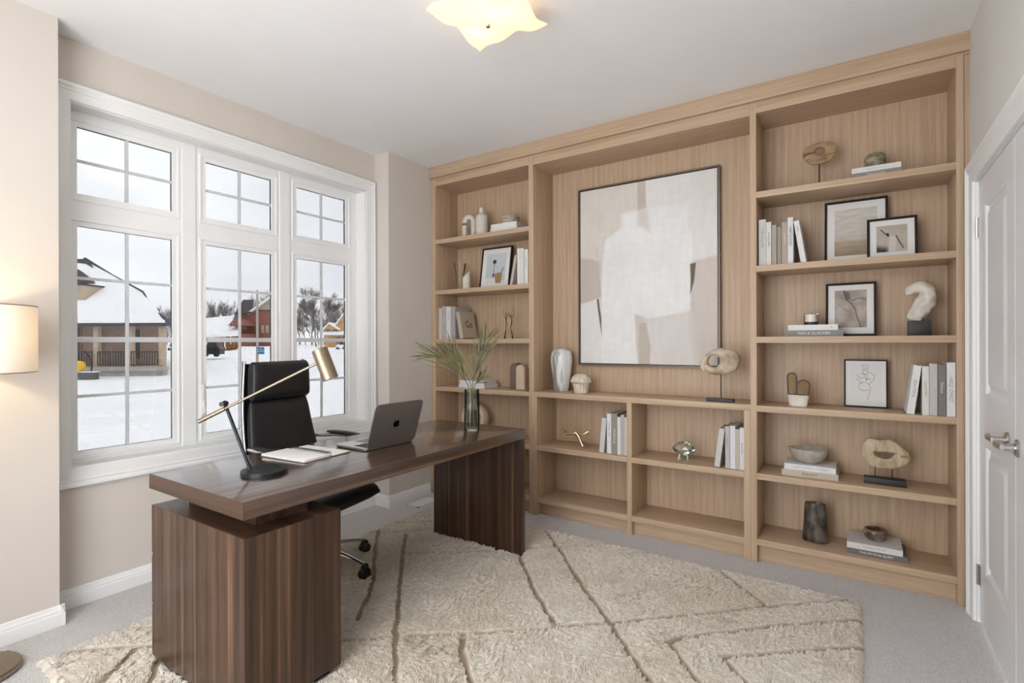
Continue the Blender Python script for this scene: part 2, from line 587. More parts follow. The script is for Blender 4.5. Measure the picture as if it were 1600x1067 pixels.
# closet double door in the right wall
DP = [(0.0, 0.0), (0.0, 0.012), (0.010, 0.016), (0.045, 0.018), (0.052, 0.024), (0.060, 0.024), (0.066, 0.021), (0.074, 0.028), (0.084, 0.027), (0.088, 0.0)]
q = MB()
rect_sweep(q, 'x', XR - 0.0005, -1, (DY0, DY1, 0, DZ1), DP, open_bottom=True, bottom=0.001)
q.build('trim_3', 'trim_white', kind='structure', smooth=0.4)
q = MB()
q.box(XR, 0.60, DY0 - 0.0005, DY0 + 0.004, 0.001, DZ1)
q.box(XR, 0.60, DY1 - 0.004, DY1 + 0.0005, 0.001, DZ1)
q.box(XR, 0.60, DY0, DY1, DZ1 - 0.004, DZ1 + 0.0005)
q.build('trim_4', 'trim_white', kind='structure')
DX = 0.462
for di, (ya, yb, hinge) in enumerate(((2.4785, 3.109, 3.109), (1.844, 2.4725, 1.844))):
    root = thing('door_%d' % (di + 1), (DX, (ya + yb) / 2, 0.012), kind='structure')
    z0, z1 = 0.012, DZ1 - 0.007
    sw = 0.112
    pz = [(0.25, 0.82), (1.03, 1.865)]
    q = MB()
    q.box(DX, DX + 0.034, ya, ya + sw, z0, z1)
    q.box(DX, DX + 0.034, yb - sw, yb, z0, z1)
    for a_, b_ in ((z0, pz[0][0]), (pz[0][1], pz[1][0]), (pz[1][1], z1)):
        q.box(DX, DX + 0.034, ya + sw, yb - sw, a_, b_)
    q.build('door_frame', 'door_white', root)
    for a_, b_ in pz:
        q = MB()
        yy0, yy1 = ya + sw, yb - sw
        prof = [(0.0, 0.0), (-0.010, -0.003), (-0.018, -0.015), (-0.030, -0.016), (-0.060, -0.003), (-0.066, -0.002)]
        rect_sweep(q, 'x', DX, -1, (yy0, yy1, a_, b_), prof, shut=False)
        q.box(DX + 0.0018, DX + 0.02, yy0 + 0.064, yy1 - 0.064, a_ + 0.064, b_ - 0.064)
        q.build('raised_panel', 'door_white', root, smooth=0.35)
    if di == 0:
        for zz in (0.215, 1.78):
            q = MB()
            q.box(DX - 0.003, DX + 0.001, yb - 0.028, yb + 0.001, zz - 0.045, zz + 0.045)
            q.tube([(DX - 0.007, yb + 0.003, zz - 0.046), (DX - 0.007, yb + 0.003, zz + 0.046)], 0.006, 10)
            q.build('hinge', 'nickel', root)
    hy, hz = (2.578, 0.905) if di == 0 else (2.437, 0.900)
    q = MB()
    q.lathe([(0.0, 0.0), (0.030, 0.0), (0.031, 0.004), (0.026, 0.010), (0.012, 0.012), (0.011, 0.045), (0.0, 0.046)], seg=24)
    q.xf(MX((DX, hy, hz), (0, 1, 0), (0, 0, 1)) @ Matrix.Rotation(PI, 4, 'X'))
    hd = q.build('handle', 'nickel', root, smooth=0.6)
    q = MB()
    hp = [(DX - 0.045, hy - 0.012, hz), (DX - 0.048, hy + 0.01, hz + 0.002), (DX - 0.048, hy + 0.05, hz + 0.001), (DX - 0.046, hy + 0.09, hz - 0.003), (DX - 0.036, hy + 0.118, hz - 0.002)]
    rings = []
    for i, p in enumerate(hp):
        rings.append(sup(p, (0.0055, 0, 0), (0, 0, [0.010, 0.011, 0.0115, 0.0125, 0.010][i]), 3, 14))
    q.loft(rings)
    q.build('lever', 'nickel', hd, smooth=0.7)

# ------------------------------------------------------------------ built-in oak bookcase: three units under one cornice
YK = 3.545
SH = [2.130, 1.706, 1.297, 0.902, 0.512, 0.135]
TH = 0.035
OV, OH = 'oak_vertical', 'oak_horizontal'
EDGE = 0.0012


def shelf(parent, x0, x1, zt, y0=YB, name='shelf', th=TH):
    return bx(name, OH, (x0, x1, y0, YK, zt - th, zt), parent, bevel=EDGE)


un = thing('bookcase', (-2.49, 3.40, 0), label='tall narrow oak shelving unit beside the window wall', cat='bookcase', group='built-in oak bookcase units')
bx('side_panel', OV, (-2.969, -2.937, YB, 3.562, 0.0, 2.64), un, bevel=EDGE)
bx('side_panel', OV, (-2.017, -1.9755, YB, 3.562, 0.0, 2.64), un, bevel=EDGE)
bx('filler_strip', OV, (-2.9925, -2.9695, YB + 0.012, 3.30, 0.0, 2.64), un)
bx('back_panel', OV, (-2.937, -2.017, YK, 3.562, 0.0, 2.60), un)
bx('top_panel', OH, (-2.937, -2.017, YB + 0.02, YK, 2.58, 2.60), un)
bx('top_rail', OH, (-2.937, -2.017, YB, YB + 0.02, 2.58, 2.64), un, bevel=EDGE)
for z in SH:
    shelf(un, -2.937, -2.017, z)
bx('toe_kick', OH, (-2.937, -2.017, YB + 0.045, YB + 0.063, 0.0, 0.10), un)

un = thing('bookcase', (-1.24, 3.40, 0), label='wide central oak unit with open alcove above low shelves', cat='bookcase', group='built-in oak bookcase units')
bx('side_panel', OV, (-1.975, -1.950, YB, 3.562, 0.0, 0.869), un, bevel=EDGE)
bx('side_panel', OV, (-0.546, -0.5105, YB, 3.562, 0.0, 0.869), un, bevel=EDGE)
bx('divider', OV, (-1.261, -1.227, YB, YK, 0.0, 0.869), un, bevel=EDGE)
bx('back_panel', OV, (-1.975, -0.5105, YK, 3.562, 0.905, 2.60), un)
bx('back_panel', OV, (-1.950, -0.546, YK, 3.562, 0.0, 0.869), un)
bx('ledge', OH, (-1.975, -0.5105, YB, 3.562, 0.869, 0.905), un, bevel=EDGE)
bx('top_panel', OH, (-1.975, -0.5105, YB + 0.02, YK, 2.575, 2.60), un)
bx('top_rail', OH, (-1.975, -0.5105, YB, YB + 0.02, 2.575, 2.64), un, bevel=EDGE)
for a_, b_ in ((-1.950, -1.261), (-1.227, -0.546)):
    for z in (0.512, 0.128):
        shelf(un, a_, b_, z)
    bx('toe_kick', OH, (a_, b_, YB + 0.045, YB + 0.063, 0.0, 0.092), un)

un = thing('bookcase', (-0.03, 3.40, 0), label='tall oak shelving unit beside the white closet doors', cat='bookcase', group='built-in oak bookcase units')
bx('side_panel', OV, (-0.510, -0.477, YB, 3.562, 0.0, 2.64), un, bevel=EDGE)
bx('side_panel', OV, (0.401, 0.430, YB, 3.562, 0.0, 2.64), un, bevel=EDGE)
bx('filler_strip', OV, (0.4305, 0.4515, YB + 0.012, 3.30, 0.0, 2.64), un)
bx('back_panel', OV, (-0.477, 0.401, YK, 3.562, 0.0, 2.60), un)
bx('top_panel', OH, (-0.477, 0.401, YB + 0.02, YK, 2.585, 2.60), un)
bx('top_rail', OH, (-0.477, 0.401, YB, YB + 0.02, 2.583, 2.64), un, bevel=EDGE)
for z in SH:
    shelf(un, -0.477, 0.401, z)
bx('toe_kick', OH, (-0.477, 0.401, YB + 0.045, YB + 0.063, 0.0, 0.10), un)

cn = thing('bookcase_cornice', (-1.27, 3.25, 2.64), label='long flat oak cornice running along the ceiling above all shelving units', cat='cornice')
bx('fascia', OH, (-2.9925, 0.4515, YB - 0.018, YB + 0.05, 2.649, 2.7395), cn, bevel=EDGE)
bx('bead', OH, (-2.9925, 0.4515, YB + 0.004, YB + 0.04, 2.6405, 2.649), cn, bevel=EDGE)

# ------------------------------------------------------------------ floor vents
for i, (x0, x1, y0, y1, lb) in enumerate(((-2.925, -2.80, 2.895, 3.15, 'white slotted floor vent in the carpet near the bookcase end'), (-2.915, -2.785, 0.33, 0.62, 'white floor vent half hidden under the floor lamp base'))):
    t = thing('floor_vent', ((x0 + x1) / 2, (y0 + y1) / 2, 0), label=lb, cat='vent')
    q = MB()
    q.box(x0, x1, y0, y0 + 0.018, 0, 0.006)
    q.box(x0, x1, y1 - 0.018, y1, 0, 0.006)
    q.box(x0, x0 + 0.018, y0, y1, 0, 0.006)
    q.box(x1 - 0.018, x1, y0, y1, 0, 0.006)
    q.build('vent_frame', 'trim_white', t)
    bx('backing', 'muntin_grey', (x0 + 0.018, x1 - 0.018, y0 + 0.018, y1 - 0.018, 0, 0.002), t)
    n_ = 14
    for k in range(n_):
        yy = y0 + 0.024 + k * (y1 - y0 - 0.048) / n_
        bx('louver', 'trim_white', (x0 + 0.018, x1 - 0.018, yy, yy + 0.009, 0.001, 0.005), t)
# ------------------------------------------------------------------ shag rug with carved diamond lines
def perlin(x, y, seed):
    rs = np.random.RandomState(seed)
    perm = rs.permutation(512)
    ang = rs.rand(512) * 2 * np.pi
    gx, gy = np.cos(ang), np.sin(ang)
    xi, yi = np.floor(x).astype(int), np.floor(y).astype(int)
    xf, yf = x - xi, y - yi

    def h(a, b):
        return perm[(perm[a & 511] + b) & 511]

    def g(a, b, dx, dy):
        k = h(a, b)
        return gx[k] * dx + gy[k] * dy
    u = xf * xf * xf * (xf * (xf * 6 - 15) + 10)
    v = yf * yf * yf * (yf * (yf * 6 - 15) + 10)
    n00, n10 = g(xi, yi, xf, yf), g(xi + 1, yi, xf - 1, yf)
    n01, n11 = g(xi, yi + 1, xf, yf - 1), g(xi + 1, yi + 1, xf - 1, yf - 1)
    return (n00 * (1 - u) + n10 * u) * (1 - v) + (n01 * (1 - u) + n11 * u) * v


RX0, RX1, RY0, RY1 = -2.695, 0.020, 0.652, 3.005
GROOVES = [
    [(0.05, 3.05), (-0.36, 2.69), (-0.55, 2.5), (-0.9, 2.17), (-1.13, 1.96), (-1.39, 1.74), (-1.58, 1.6), (-1.78, 1.42), (-2.35, 0.93)],
    [(0.05, 2.83), (-0.3, 2.53), (-0.6, 2.23), (-0.66, 2.15)],
    [(0.05, 2.58), (-0.45, 2.16)], [(-0.70, 3.05), (-0.35, 2.69)],
    [(-1.80, 3.05), (-1.49, 2.74), (-1.21, 2.44), (-1.03, 2.26), (-0.92, 2.16), (-0.75, 1.97), (-0.62, 1.85), (-0.1, 1.35)],
    [(-1.64, 2.53), (-1.35, 2.22), (-1.12, 2.01)], [(-0.66, 2.15), (-0.48, 1.95), (-0.1, 1.58)], [(-0.45, 2.16), (-0.33, 2.04), (0.05, 1.7)],
    [(-2.46, 2.43), (-2.22, 2.16), (-1.92, 1.85), (-1.66, 1.58), (-1.42, 1.34), (-0.8, 0.7)],
    [(-2.72, 2.43), (-2.42, 2.13), (-2.13, 1.86), (-2.0, 1.71), (-1.88, 1.55)],
    [(-2.22, 2.19), (-1.81, 2.53), (-1.66, 2.66), (-1.27, 3.0)],
    [(-2.72, 2.26), (-2.35, 2.58), (-1.9, 2.97)], [(-2.72, 2.49), (-2.46, 2.7), (-2.1, 3.02)],
    [(-1.39, 1.70), (-1.34, 1.63), (-1.18, 1.49), (-0.6, 0.9)],
    [(-2.72, 0.70), (-2.44, 0.94), (-2.0, 1.3)], [(-2.72, 0.92), (-2.59, 1.0), (-2.2, 1.3)],
    [(-2.45, 0.90), (-2.34, 0.76), (-2.25, 0.64)], [(-2.35, 0.96), (-2.17, 0.84), (-1.95, 0.64)]]
STEP = 0.0042
nx, ny = int((RX1 - RX0) / STEP), int((RY1 - RY0) / STEP)
gx_, gy_ = np.meshgrid(np.linspace(RX0, RX1, nx), np.linspace(RY0, RY1, ny), indexing='ij')
wx_ = gx_ + 0.010 * perlin(gx_ * 17, gy_ * 17, 1)
wy_ = gy_ + 0.010 * perlin(gx_ * 17 + 40, gy_ * 17, 2)
dist = np.full(gx_.shape, 9.0)
for gl_ in GROOVES:
    for (ax, ay), (bx_, by_) in zip(gl_[:-1], gl_[1:]):
        ex, ey = bx_ - ax, by_ - ay
        t = np.clip(((wx_ - ax) * ex + (wy_ - ay) * ey) / (ex * ex + ey * ey), 0, 1)
        dist = np.minimum(dist, np.hypot(wx_ - ax - t * ex, wy_ - ay - t * ey))
up = np.clip((dist - 0.006 - 0.004 * perlin(gx_ * 14, gy_ * 14, 14)) / 0.013, 0, 1)
up = up * up * (3 - 2 * up)
# curly wool: warped ridges of two sizes
qx = gx_ + 0.018 * perlin(gx_ * 28, gy_ * 28, 3)
qy = gy_ + 0.018 * perlin(gx_ * 28 + 9, gy_ * 28, 4)
r1 = np.sqrt(np.clip(np.abs(perlin(qx * 26, qy * 44, 5)) * 2.3, 0, 1))
r2 = np.sqrt(np.clip(np.abs(perlin(qx * 62 + 3, qy * 95, 6)) * 2.3, 0, 1))
bl = perlin(gx_ * 6, gy_ * 6, 7)
hgt = 0.006 + up * (0.009 + 0.006 * r1 + 0.004 * r2 + 0.003 * bl) + (1 - up) * 0.0025 * np.clip(r2, 0, 1)
edge = np.minimum(np.minimum(gx_ - RX0, RX1 - gx_), np.minimum(gy_ - RY0, RY1 - gy_))
ed = np.clip(edge / 0.018, 0, 1)
hgt = hgt * np.sqrt(np.clip(ed, 0.0, 1)) + 0.001
for (fx0, fx1, fy0, fy1) in ((-2.30, -1.655, 0.918, 1.272), (-2.33, -1.632, 2.54, 2.598)):   # pressed flat under the desk
    inside = np.minimum(np.minimum(gx_ - fx0, fx1 - gx_), np.minimum(gy_ - fy0, fy1 - gy_))
    k_ = np.clip(1 - (inside + 0.004) / 0.008, 0, 1)
    hgt = np.minimum(hgt, 0.011 + 0.03 * k_)
jx = gx_ + (1 - ed) * 0.010 * perlin(gx_ * 30, gy_ * 30, 8)
jy = gy_ + (1 - ed) * 0.010 * perlin(gx_ * 30 + 5, gy_ * 30, 9)
tone = np.clip(0.5 + 1.1 * perlin(gx_ * 1.7 + 2, gy_ * 1.7, 10) + 0.5 * perlin(gx_ * 7, gy_ * 7, 11), 0, 1)[..., None]
fine = (0.93 + 0.14 * perlin(gx_ * 60, gy_ * 60, 12))[..., None]
pile = (np.array([0.81, 0.75, 0.665]) * (1 - tone) + np.array([0.72, 0.635, 0.525]) * tone) * fine
groove = np.array([0.42, 0.33, 0.235]) * fine
colr = pile * up[..., None] + groove * (1 - up[..., None])
idx = np.arange(nx * ny).reshape(nx, ny)
V = np.stack([jx, jy, hgt], -1).reshape(-1, 3)
Fq = np.stack([idx[:-1, :-1], idx[1:, :-1], idx[1:, 1:], idx[:-1, 1:]], -1).reshape(-1, 4)
rug_c = np.array([(RX0 + RX1) / 2, (RY0 + RY1) / 2, 0.001])
me = bpy.data.meshes.new('area_rug')
me.vertices.add(len(V))
me.vertices.foreach_set('co', (V - rug_c).astype(np.float32).ravel())
me.loops.add(len(Fq) * 4)
me.loops.foreach_set('vertex_index', Fq.astype(np.int32).ravel())
me.polygons.add(len(Fq))
me.polygons.foreach_set('loop_start', np.arange(0, len(Fq) * 4, 4, dtype=np.int32))
me.polygons.foreach_set('use_smooth', np.ones(len(Fq), dtype=bool))
me.update(calc_edges=True)
at = me.color_attributes.new('Col', 'FLOAT_COLOR', 'POINT')
c4 = np.ones((len(V), 4), dtype=np.float32)
c4[:, :3] = colr.reshape(-1, 3)
at.data.foreach_set('color', c4.ravel())
attr_mat('wool_pile', 0.95, 0.5, (700, 700, 700), 0.18, spec=0.1)
me.materials.append(MATS['wool_pile'])
rug = bpy.data.objects.new('area_rug', me)
rug.location = rug_c
COL.objects.link(rug)
# the long wool pile itself: locks of yarn leaning together
rs_ = np.random.RandomState(3)
NS = 300000
sx_, sy_ = rs_.uniform(RX0 + 0.006, RX1 - 0.006, NS), rs_.uniform(RY0 + 0.006, RY1 - 0.006, NS)
gi = np.clip(((sx_ - RX0) / (RX1 - RX0) * (nx - 1)).astype(int), 0, nx - 1)
gj = np.clip(((sy_ - RY0) / (RY1 - RY0) * (ny - 1)).astype(int), 0, ny - 1)
keep = (dist[gi, gj] > 0.0155 + 0.003 * perlin(sx_ * 25, sy_ * 25, 64)) & ~((sx_ > -2.315) & (sx_ < -1.64) & (sy_ > 0.904) & (sy_ < 1.286)) & ~((sx_ > -2.325) & (sx_ < -1.633) & (sy_ > 2.54) & (sy_ < 2.60))
sx_, sy_, gi, gj = sx_[keep], sy_[keep], gi[keep], gj[keep]
NS = len(sx_)
CL = 0.019
wxs = sx_ + 0.012 * perlin(sx_ * 30, sy_ * 30, 61)
wys = sy_ + 0.012 * perlin(sx_ * 30 + 7, sy_ * 30, 62)
ci_, cj_ = np.floor(wxs / CL).astype(int), np.floor(wys / (CL * 1.5)).astype(int)
hsh = np.abs(np.sin(ci_ * 12.9898 + cj_ * 78.233) * 43758.5453) % 1.0
hsh2 = np.abs(np.sin(ci_ * 39.346 + cj_ * 11.135) * 24634.6345) % 1.0
ccx = (ci_ + 0.25 + 0.5 * hsh) * CL
ccy = (cj_ + 0.25 + 0.5 * hsh2) * CL * 1.5
fa = 2.2 + 2.6 * perlin(sx_ * 3.5, sy_ * 3.5, 63) * 2 + (hsh - 0.5) * 1.6
ln = (0.020 + 0.010 * hsh2) * np.clip((dist[gi, gj] - 0.006) / 0.03, 0.25, 1)
tipx = ccx + np.cos(fa) * ln * 0.75
tipy = ccy + np.sin(fa) * ln * 0.75
ck = 0.65 * np.clip((dist[gi, gj] - 0.012) / 0.012, 0, 1)
tx_ = (1 - ck) * (sx_ + np.cos(fa) * ln * 0.75) + ck * tipx + rs_.normal(0, 0.0022, NS)
ty_ = (1 - ck) * (sy_ + np.sin(fa) * ln * 0.75) + ck * tipy + rs_.normal(0, 0.0022, NS)
ez = np.clip(np.minimum(np.minimum(sx_ - RX0, RX1 - sx_), np.minimum(sy_ - RY0, RY1 - sy_)) / 0.03, 0.35, 1)
rz_ = np.full(NS, 0.004)
tz_ = (0.0225 + 0.010 * hsh + rs_.uniform(-0.003, 0.003, NS)) * ez
NP = 5
pos = np.zeros((NS, NP, 3))
for k in range(NP):
    f_ = k / (NP - 1)
    b_ = f_ ** 1.7
    pos[:, k, 0] = sx_ + (tx_ - sx_) * b_
    pos[:, k, 1] = sy_ + (ty_ - sy_) * b_
    pos[:, k, 2] = rz_ + (tz_ - rz_) * (1 - (1 - f_) ** 1.6) - 0.004 * max(0, f_ - 0.7) / 0.3
hc = bpy.data.hair_curves.new('pile')
hc.add_curves([NP] * NS)
hc.points.foreach_set('position', (pos - rug_c).astype(np.float32).ravel())
rad_ = np.tile(np.array([0.0013, 0.0014, 0.0013, 0.0011, 0.0007], dtype=np.float32), NS)
at = hc.attributes.get('radius') or hc.attributes.new('radius', 'FLOAT', 'POINT')
at.data.foreach_set('value', rad_)
at = hc.attributes.new('Col', 'FLOAT_COLOR', 'CURVE')
c4 = np.ones((NS, 4), dtype=np.float32)
c4[:, :3] = pile[gi, gj] * (0.92 + 0.16 * rs_.rand(NS, 1))
at.data.foreach_set('color', c4.ravel())
attr_mat('wool_strands', 0.9, spec=0.1)
hc.materials.append(MATS['wool_strands'])
po = bpy.data.objects.new('pile', hc)
COL.objects.link(po)
po.parent = rug
po['kind'] = 'stuff'
tag(rug, 'large cream shag rug with carved tan diamond lines under the desk', 'rug')

# ------------------------------------------------------------------ walnut desk
TOP = 0.757
dk = thing('desk', (-1.98, 1.75, 0.012), label='dark walnut desk with floating top over a block pedestal and an end panel', cat='desk')
bx('desktop', 'walnut_lengthwise', (-2.32, -1.638, 0.902, 2.592, 0.699, TOP), dk, bevel=0.0015)
bx('edge_band', 'walnut_crosswise', (-2.3195, -1.6385, 0.9003, 0.9025, 0.6995, TOP - 0.0005), dk)
bx('end_panel', 'walnut_vertical', (-2.32, -1.638, 2.547, 2.592, 0.012, 0.699), dk, bevel=0.0012)
bx('riser_block', 'walnut_crosswise', (-2.22, -1.74, 1.00, 1.205, 0.6345, 0.699), dk)
pd = bx('pedestal', 'walnut_vertical', (-2.31, -1.645, 0.908, 1.282, 0.040, 0.634), dk, bevel=0.0012)
bx('pedestal_top', 'walnut_crosswise', (-2.3085, -1.6465, 0.9095, 1.2805, 0.6335, 0.6345), pd)
bx('plinth', 'plastic_black', (-2.28, -1.675, 0.938, 1.252, 0.012, 0.040), pd)
for k in range(3):
    z0 = 0.046 + k * 0.197
    dr = bx('drawer_front', 'walnut_crosswise', (-2.328, -2.3105, 0.912, 1.278, z0, z0 + 0.19), dk, bevel=0.0012)

# ------------------------------------------------------------------ desk chair
ch = thing('desk_chair', (-2.48, 1.775, 0.016), math.radians(11), label='black leather high-back desk chair with chrome frame behind the desk', cat='chair')


def back_x(z):
    return -0.205 - 0.10 * ((z - 0.46) / 0.70) - 0.035 * math.sin(PI * min(1, max(0, (z - 0.46) / 0.70)))


def cushion(z0, z1, w0, w1, th, bulge, n=12, ex=4.0):
    rings = []
    for i in range(n + 1):
        s_ = i / n
        z = z0 + (z1 - z0) * s_
        e_ = min(s_, 1 - s_) * 2
        k = min(1.0, (1 - (1 - min(1, e_ * 3.2)) ** 2)) ** 0.5 if e_ < 0.999 else 1.0
        k = max(k, 0.25)
        w_ = (w0 + (w1 - w0) * s_) / 2 * (0.955 + 0.045 * k)
        t_ = (th + bulge * math.sin(PI * s_)) / 2 * k
        rings.append(sup((back_x(z) + th / 2, 0, z), (t_, 0, 0), (0, w_, 0), ex, 40))
    return MB().loft(rings)


bk = cushion(0.47, 0.935, 0.505, 0.405, 0.055, 0.012, 16).build('back_cushion', 'leather_black', ch, local=True, smooth=1.0)
cushion(0.938, 1.150, 0.412, 0.398, 0.078, 0.012, 12).build('headrest', 'leather_black', ch, local=True, smooth=1.0)
q = MB()
rings = []
for i in range(15):
    z = 0.44 + 0.70 * i / 14
    rings.append(sup((back_x(z) - 0.012, 0, z), (0.008, 0, 0), (0, (0.49 - 0.095 * i / 14) / 2, 0), 6, 24))
q.loft(rings).build('back_shell', 'leather_black', ch, local=True, smooth=1.0)
for s_ in (-1, 1):
    q = MB()
    pts = []
    for i in range(16):
        z = 0.40 + 0.755 * i / 15
        pts.append((back_x(z) - 0.004, s_ * ((0.505 - 0.095 * i / 15) / 2 + 0.002), z))
    pts = [(0.10, s_ * 0.245, 0.385), (-0.05, s_ * 0.247, 0.378), (-0.15, s_ * 0.247, 0.382)] + pts
    rings = []
    for i, p in enumerate(pts):
        a_ = Vector(pts[min(i + 1, len(pts) - 1)]) - Vector(pts[max(i - 1, 0)])
        a_.normalize()
        nrm = a_.cross(Vector((0, 1, 0))).normalized()
        rings.append(sup(p, nrm * 0.013, (0, 0.006, 0), 3, 12))
    q.loft(rings).build('side_rail', 'chrome', ch, local=True, smooth=0.9)
q = MB()
rings = []
for i in range(22):
    s_ = i / 21
    x = -0.225 + 0.475 * s_
    e_ = min(s_, 1 - s_) * 2
    k = max(0.22, (1 - (1 - min(1, e_ * 4)) ** 2) ** 0.5)
    dip = -0.012 * math.sin(PI * s_) - (0.03 * max(0, (s_ - 0.72) / 0.28) ** 2)
    rings.append(sup((x, 0, 0.432 + dip), (0, 0.245 * (0.93 + 0.07 * k), 0), (0, 0, 0.045 * k), 4.0, 44))
q.loft(rings).build('seat', 'leather_black', ch, local=True, smooth=1.0)
bx('seat_pan', 'plastic_black', (-0.19, 0.20, -0.215, 0.215, 0.366, 0.392), ch, local=True, bevel=0.008)
for s_ in (-1, 1):
    q = MB()
    y = s_ * 0.272
    q.tube([(0.115, s_ * 0.245, 0.385), (0.135, y, 0.46), (0.125, y, 0.61), (0.09, y, 0.675), (0.02, y, 0.698), (-0.12, y, 0.695), (-0.24, s_ * 0.235, 0.69)], 0.0095, 10)
    ar = q.build('armrest', 'chrome', ch, local=True, smooth=1.0)
    rings = []
    for i in range(10):
        a_ = i / 9
        k = max(0.3, math.sin(PI * min(1, max(0.0, a_ * 0.94 + 0.03))) ** 0.35)
        rings.append(sup((-0.17 + 0.27 * a_, y, 0.713 - 0.012 * a_ * a_), (0, 0.026 * k, 0), (0, 0, 0.012 * k), 3, 20))
    MB().loft(rings).build('arm_pad', 'leather_black', ar, local=True, smooth=1.0)
q = MB().lathe([(0.055, 0.345), (0.055, 0.366), (0.028, 0.345), (0.026, 0.20), (0.034, 0.19), (0.036, 0.07), (0.05, 0.06), (0.05, 0.05)], seg=24)
q.build('gas_column', 'chrome', ch, local=True, smooth=0.6)
for k in range(5):
    a_ = math.radians(2.5 + 72 * k)
    d = Vector((math.cos(a_), math.sin(a_), 0))
    pr = Vector((-d.y, d.x, 0))
    rings = []
    for i in range(9):
        s_ = i / 8
        rr = 0.035 + 0.275 * s_
        zc = 0.125 - 0.05 * s_ ** 1.6
        rings.append(sup(d * rr + Vector((0, 0, zc)), pr * (0.021 - 0.010 * s_), (0, 0, 0.016 - 0.008 * s_), 2.6, 14))
    lg = MB().loft(rings).build('base_leg', 'chrome', ch, local=True, smooth=1.0)
    q = MB()
    cpos = d * 0.312
    q.tube([cpos + Vector((0, 0, 0.076)), cpos + Vector((0, 0, 0.03))], 0.006, 8)
    for e_ in (-1, 1):
        c0 = cpos + pr * (0.013 * e_) + Vector((0, 0, 0.029))
        q.tube([c0 - pr * 0.010, c0 - pr * 0.008, c0 + pr * 0.008, c0 + pr * 0.010], [0.024, 0.028, 0.028, 0.024], 18)
    q.tube([cpos + Vector((0, 0, 0.064)) - pr * 0.02, cpos + Vector((0, 0, 0.064)) + pr * 0.02], 0.012, 10)
    q.build('caster', 'plastic_black', lg, local=True, smooth=0.6)

# ------------------------------------------------------------------ things on the desk
# swing-arm desk lamp
dl = thing('desk_lamp', (-1.935, 1.148, TOP), label='brass and black swing-arm desk lamp on a round base', cat='lamp')
q = MB().lathe([(0.0, 0.0), (0.083, 0.0), (0.085, 0.002), (0.085, 0.016), (0.0835, 0.0185), (0.0, 0.0185)], (-1.935, 1.148, TOP), 56)
bs = q.build('base', 'metal_black', dl, smooth=0.5)
bx('touch_switch', 'plastic_black', (-1.962, -1.944, 1.205, 1.213, TOP + 0.0185, TOP + 0.0205), bs, bevel=0.001)
q = MB().tube([(-1.981, 1.117, TOP + 0.018), (-1.990, 1.111, TOP + 0.045), (-2.062, 1.063, 1.029), (-2.066, 1.060, 1.043)], [0.008, 0.0065, 0.0065, 0.0065], 14)
q.build('stem', 'metal_black', dl, smooth=0.8)
J = Vector((-2.0635, 1.062, 1.0325))
ra, rb = Vector((-2.143, 1.009, 0.964)), Vector((-1.756, 1.267, 1.191))
dr_ = (rb - ra).normalized()
side = dr_.cross(Vector((0, 0, 1))).normalized()
off = side * 0.012
q = MB().tube([J - side * 0.012, J + side * 0.024], 0.0095, 16)
q.build('pivot', 'metal_black', dl, smooth=0.6)
q = MB().tube([ra + off, ra + off + dr_ * 0.115], 0.0085, 16)
q.tube([ra + off + dr_ * 0.11, rb + off], 0.0052, 12)
q.build('arm', 'brass_brushed', dl, smooth=0.6)
h0, h1 = Vector((-1.754, 1.268, 1.245)), Vector((-1.716, 1.292, 1.128))
hx = (h1 - h0).normalized()
nl = hx.cross(Vector((0.3, 1, 0))).normalized()
bl_ = hx.cross(nl)


def ringat(p, r, N=28):
    return [p + (nl * math.cos(2 * PI * k / N) + bl_ * math.sin(2 * PI * k / N)) * r for k in range(N)]


q = MB().loft([ringat(h0, 0.028), ringat(h0 + hx * 0.002, 0.0305), ringat(h1, 0.0305), ringat(h1, 0.0285), ringat(h0 + hx * 0.03, 0.0285)])
q.build('lamp_head', 'brass_brushed', dl, smooth=0.5)

# open spiral notebook
nb = thing('notebook', (-2.105, 1.452, TOP), math.radians(4.5), label='open spiral-bound notebook with blank cream pages on the desk', cat='notebook')
bx('cover', pm('cover_brown', (0.13, 0.085, 0.055), 0.7), (-0.148, 0.148, -0.130, 0.128, 0.0, 0.003), nb, local=True, bevel=0.001)
bx('page_block', 'paper', (-0.144, 0.144, -0.127, 0.012, 0.003, 0.013), nb, local=True, bevel=0.001)
bx('page_block', 'paper', (-0.144, 0.144, 0.026, 0.125, 0.003, 0.009), nb, local=True, bevel=0.001)
q = MB()
for k in range(20):
    x = -0.125 + 0.25 * k / 19
    q.tube([(x, 0.019 + 0.012 * math.cos(t), 0.011 + 0.010 * math.sin(t)) for t in np.linspace(-0.4, PI + 0.4, 9)], 0.0017, 6)
q.build('spiral_binding', 'metal_black', nb, local=True, smooth=1.0)

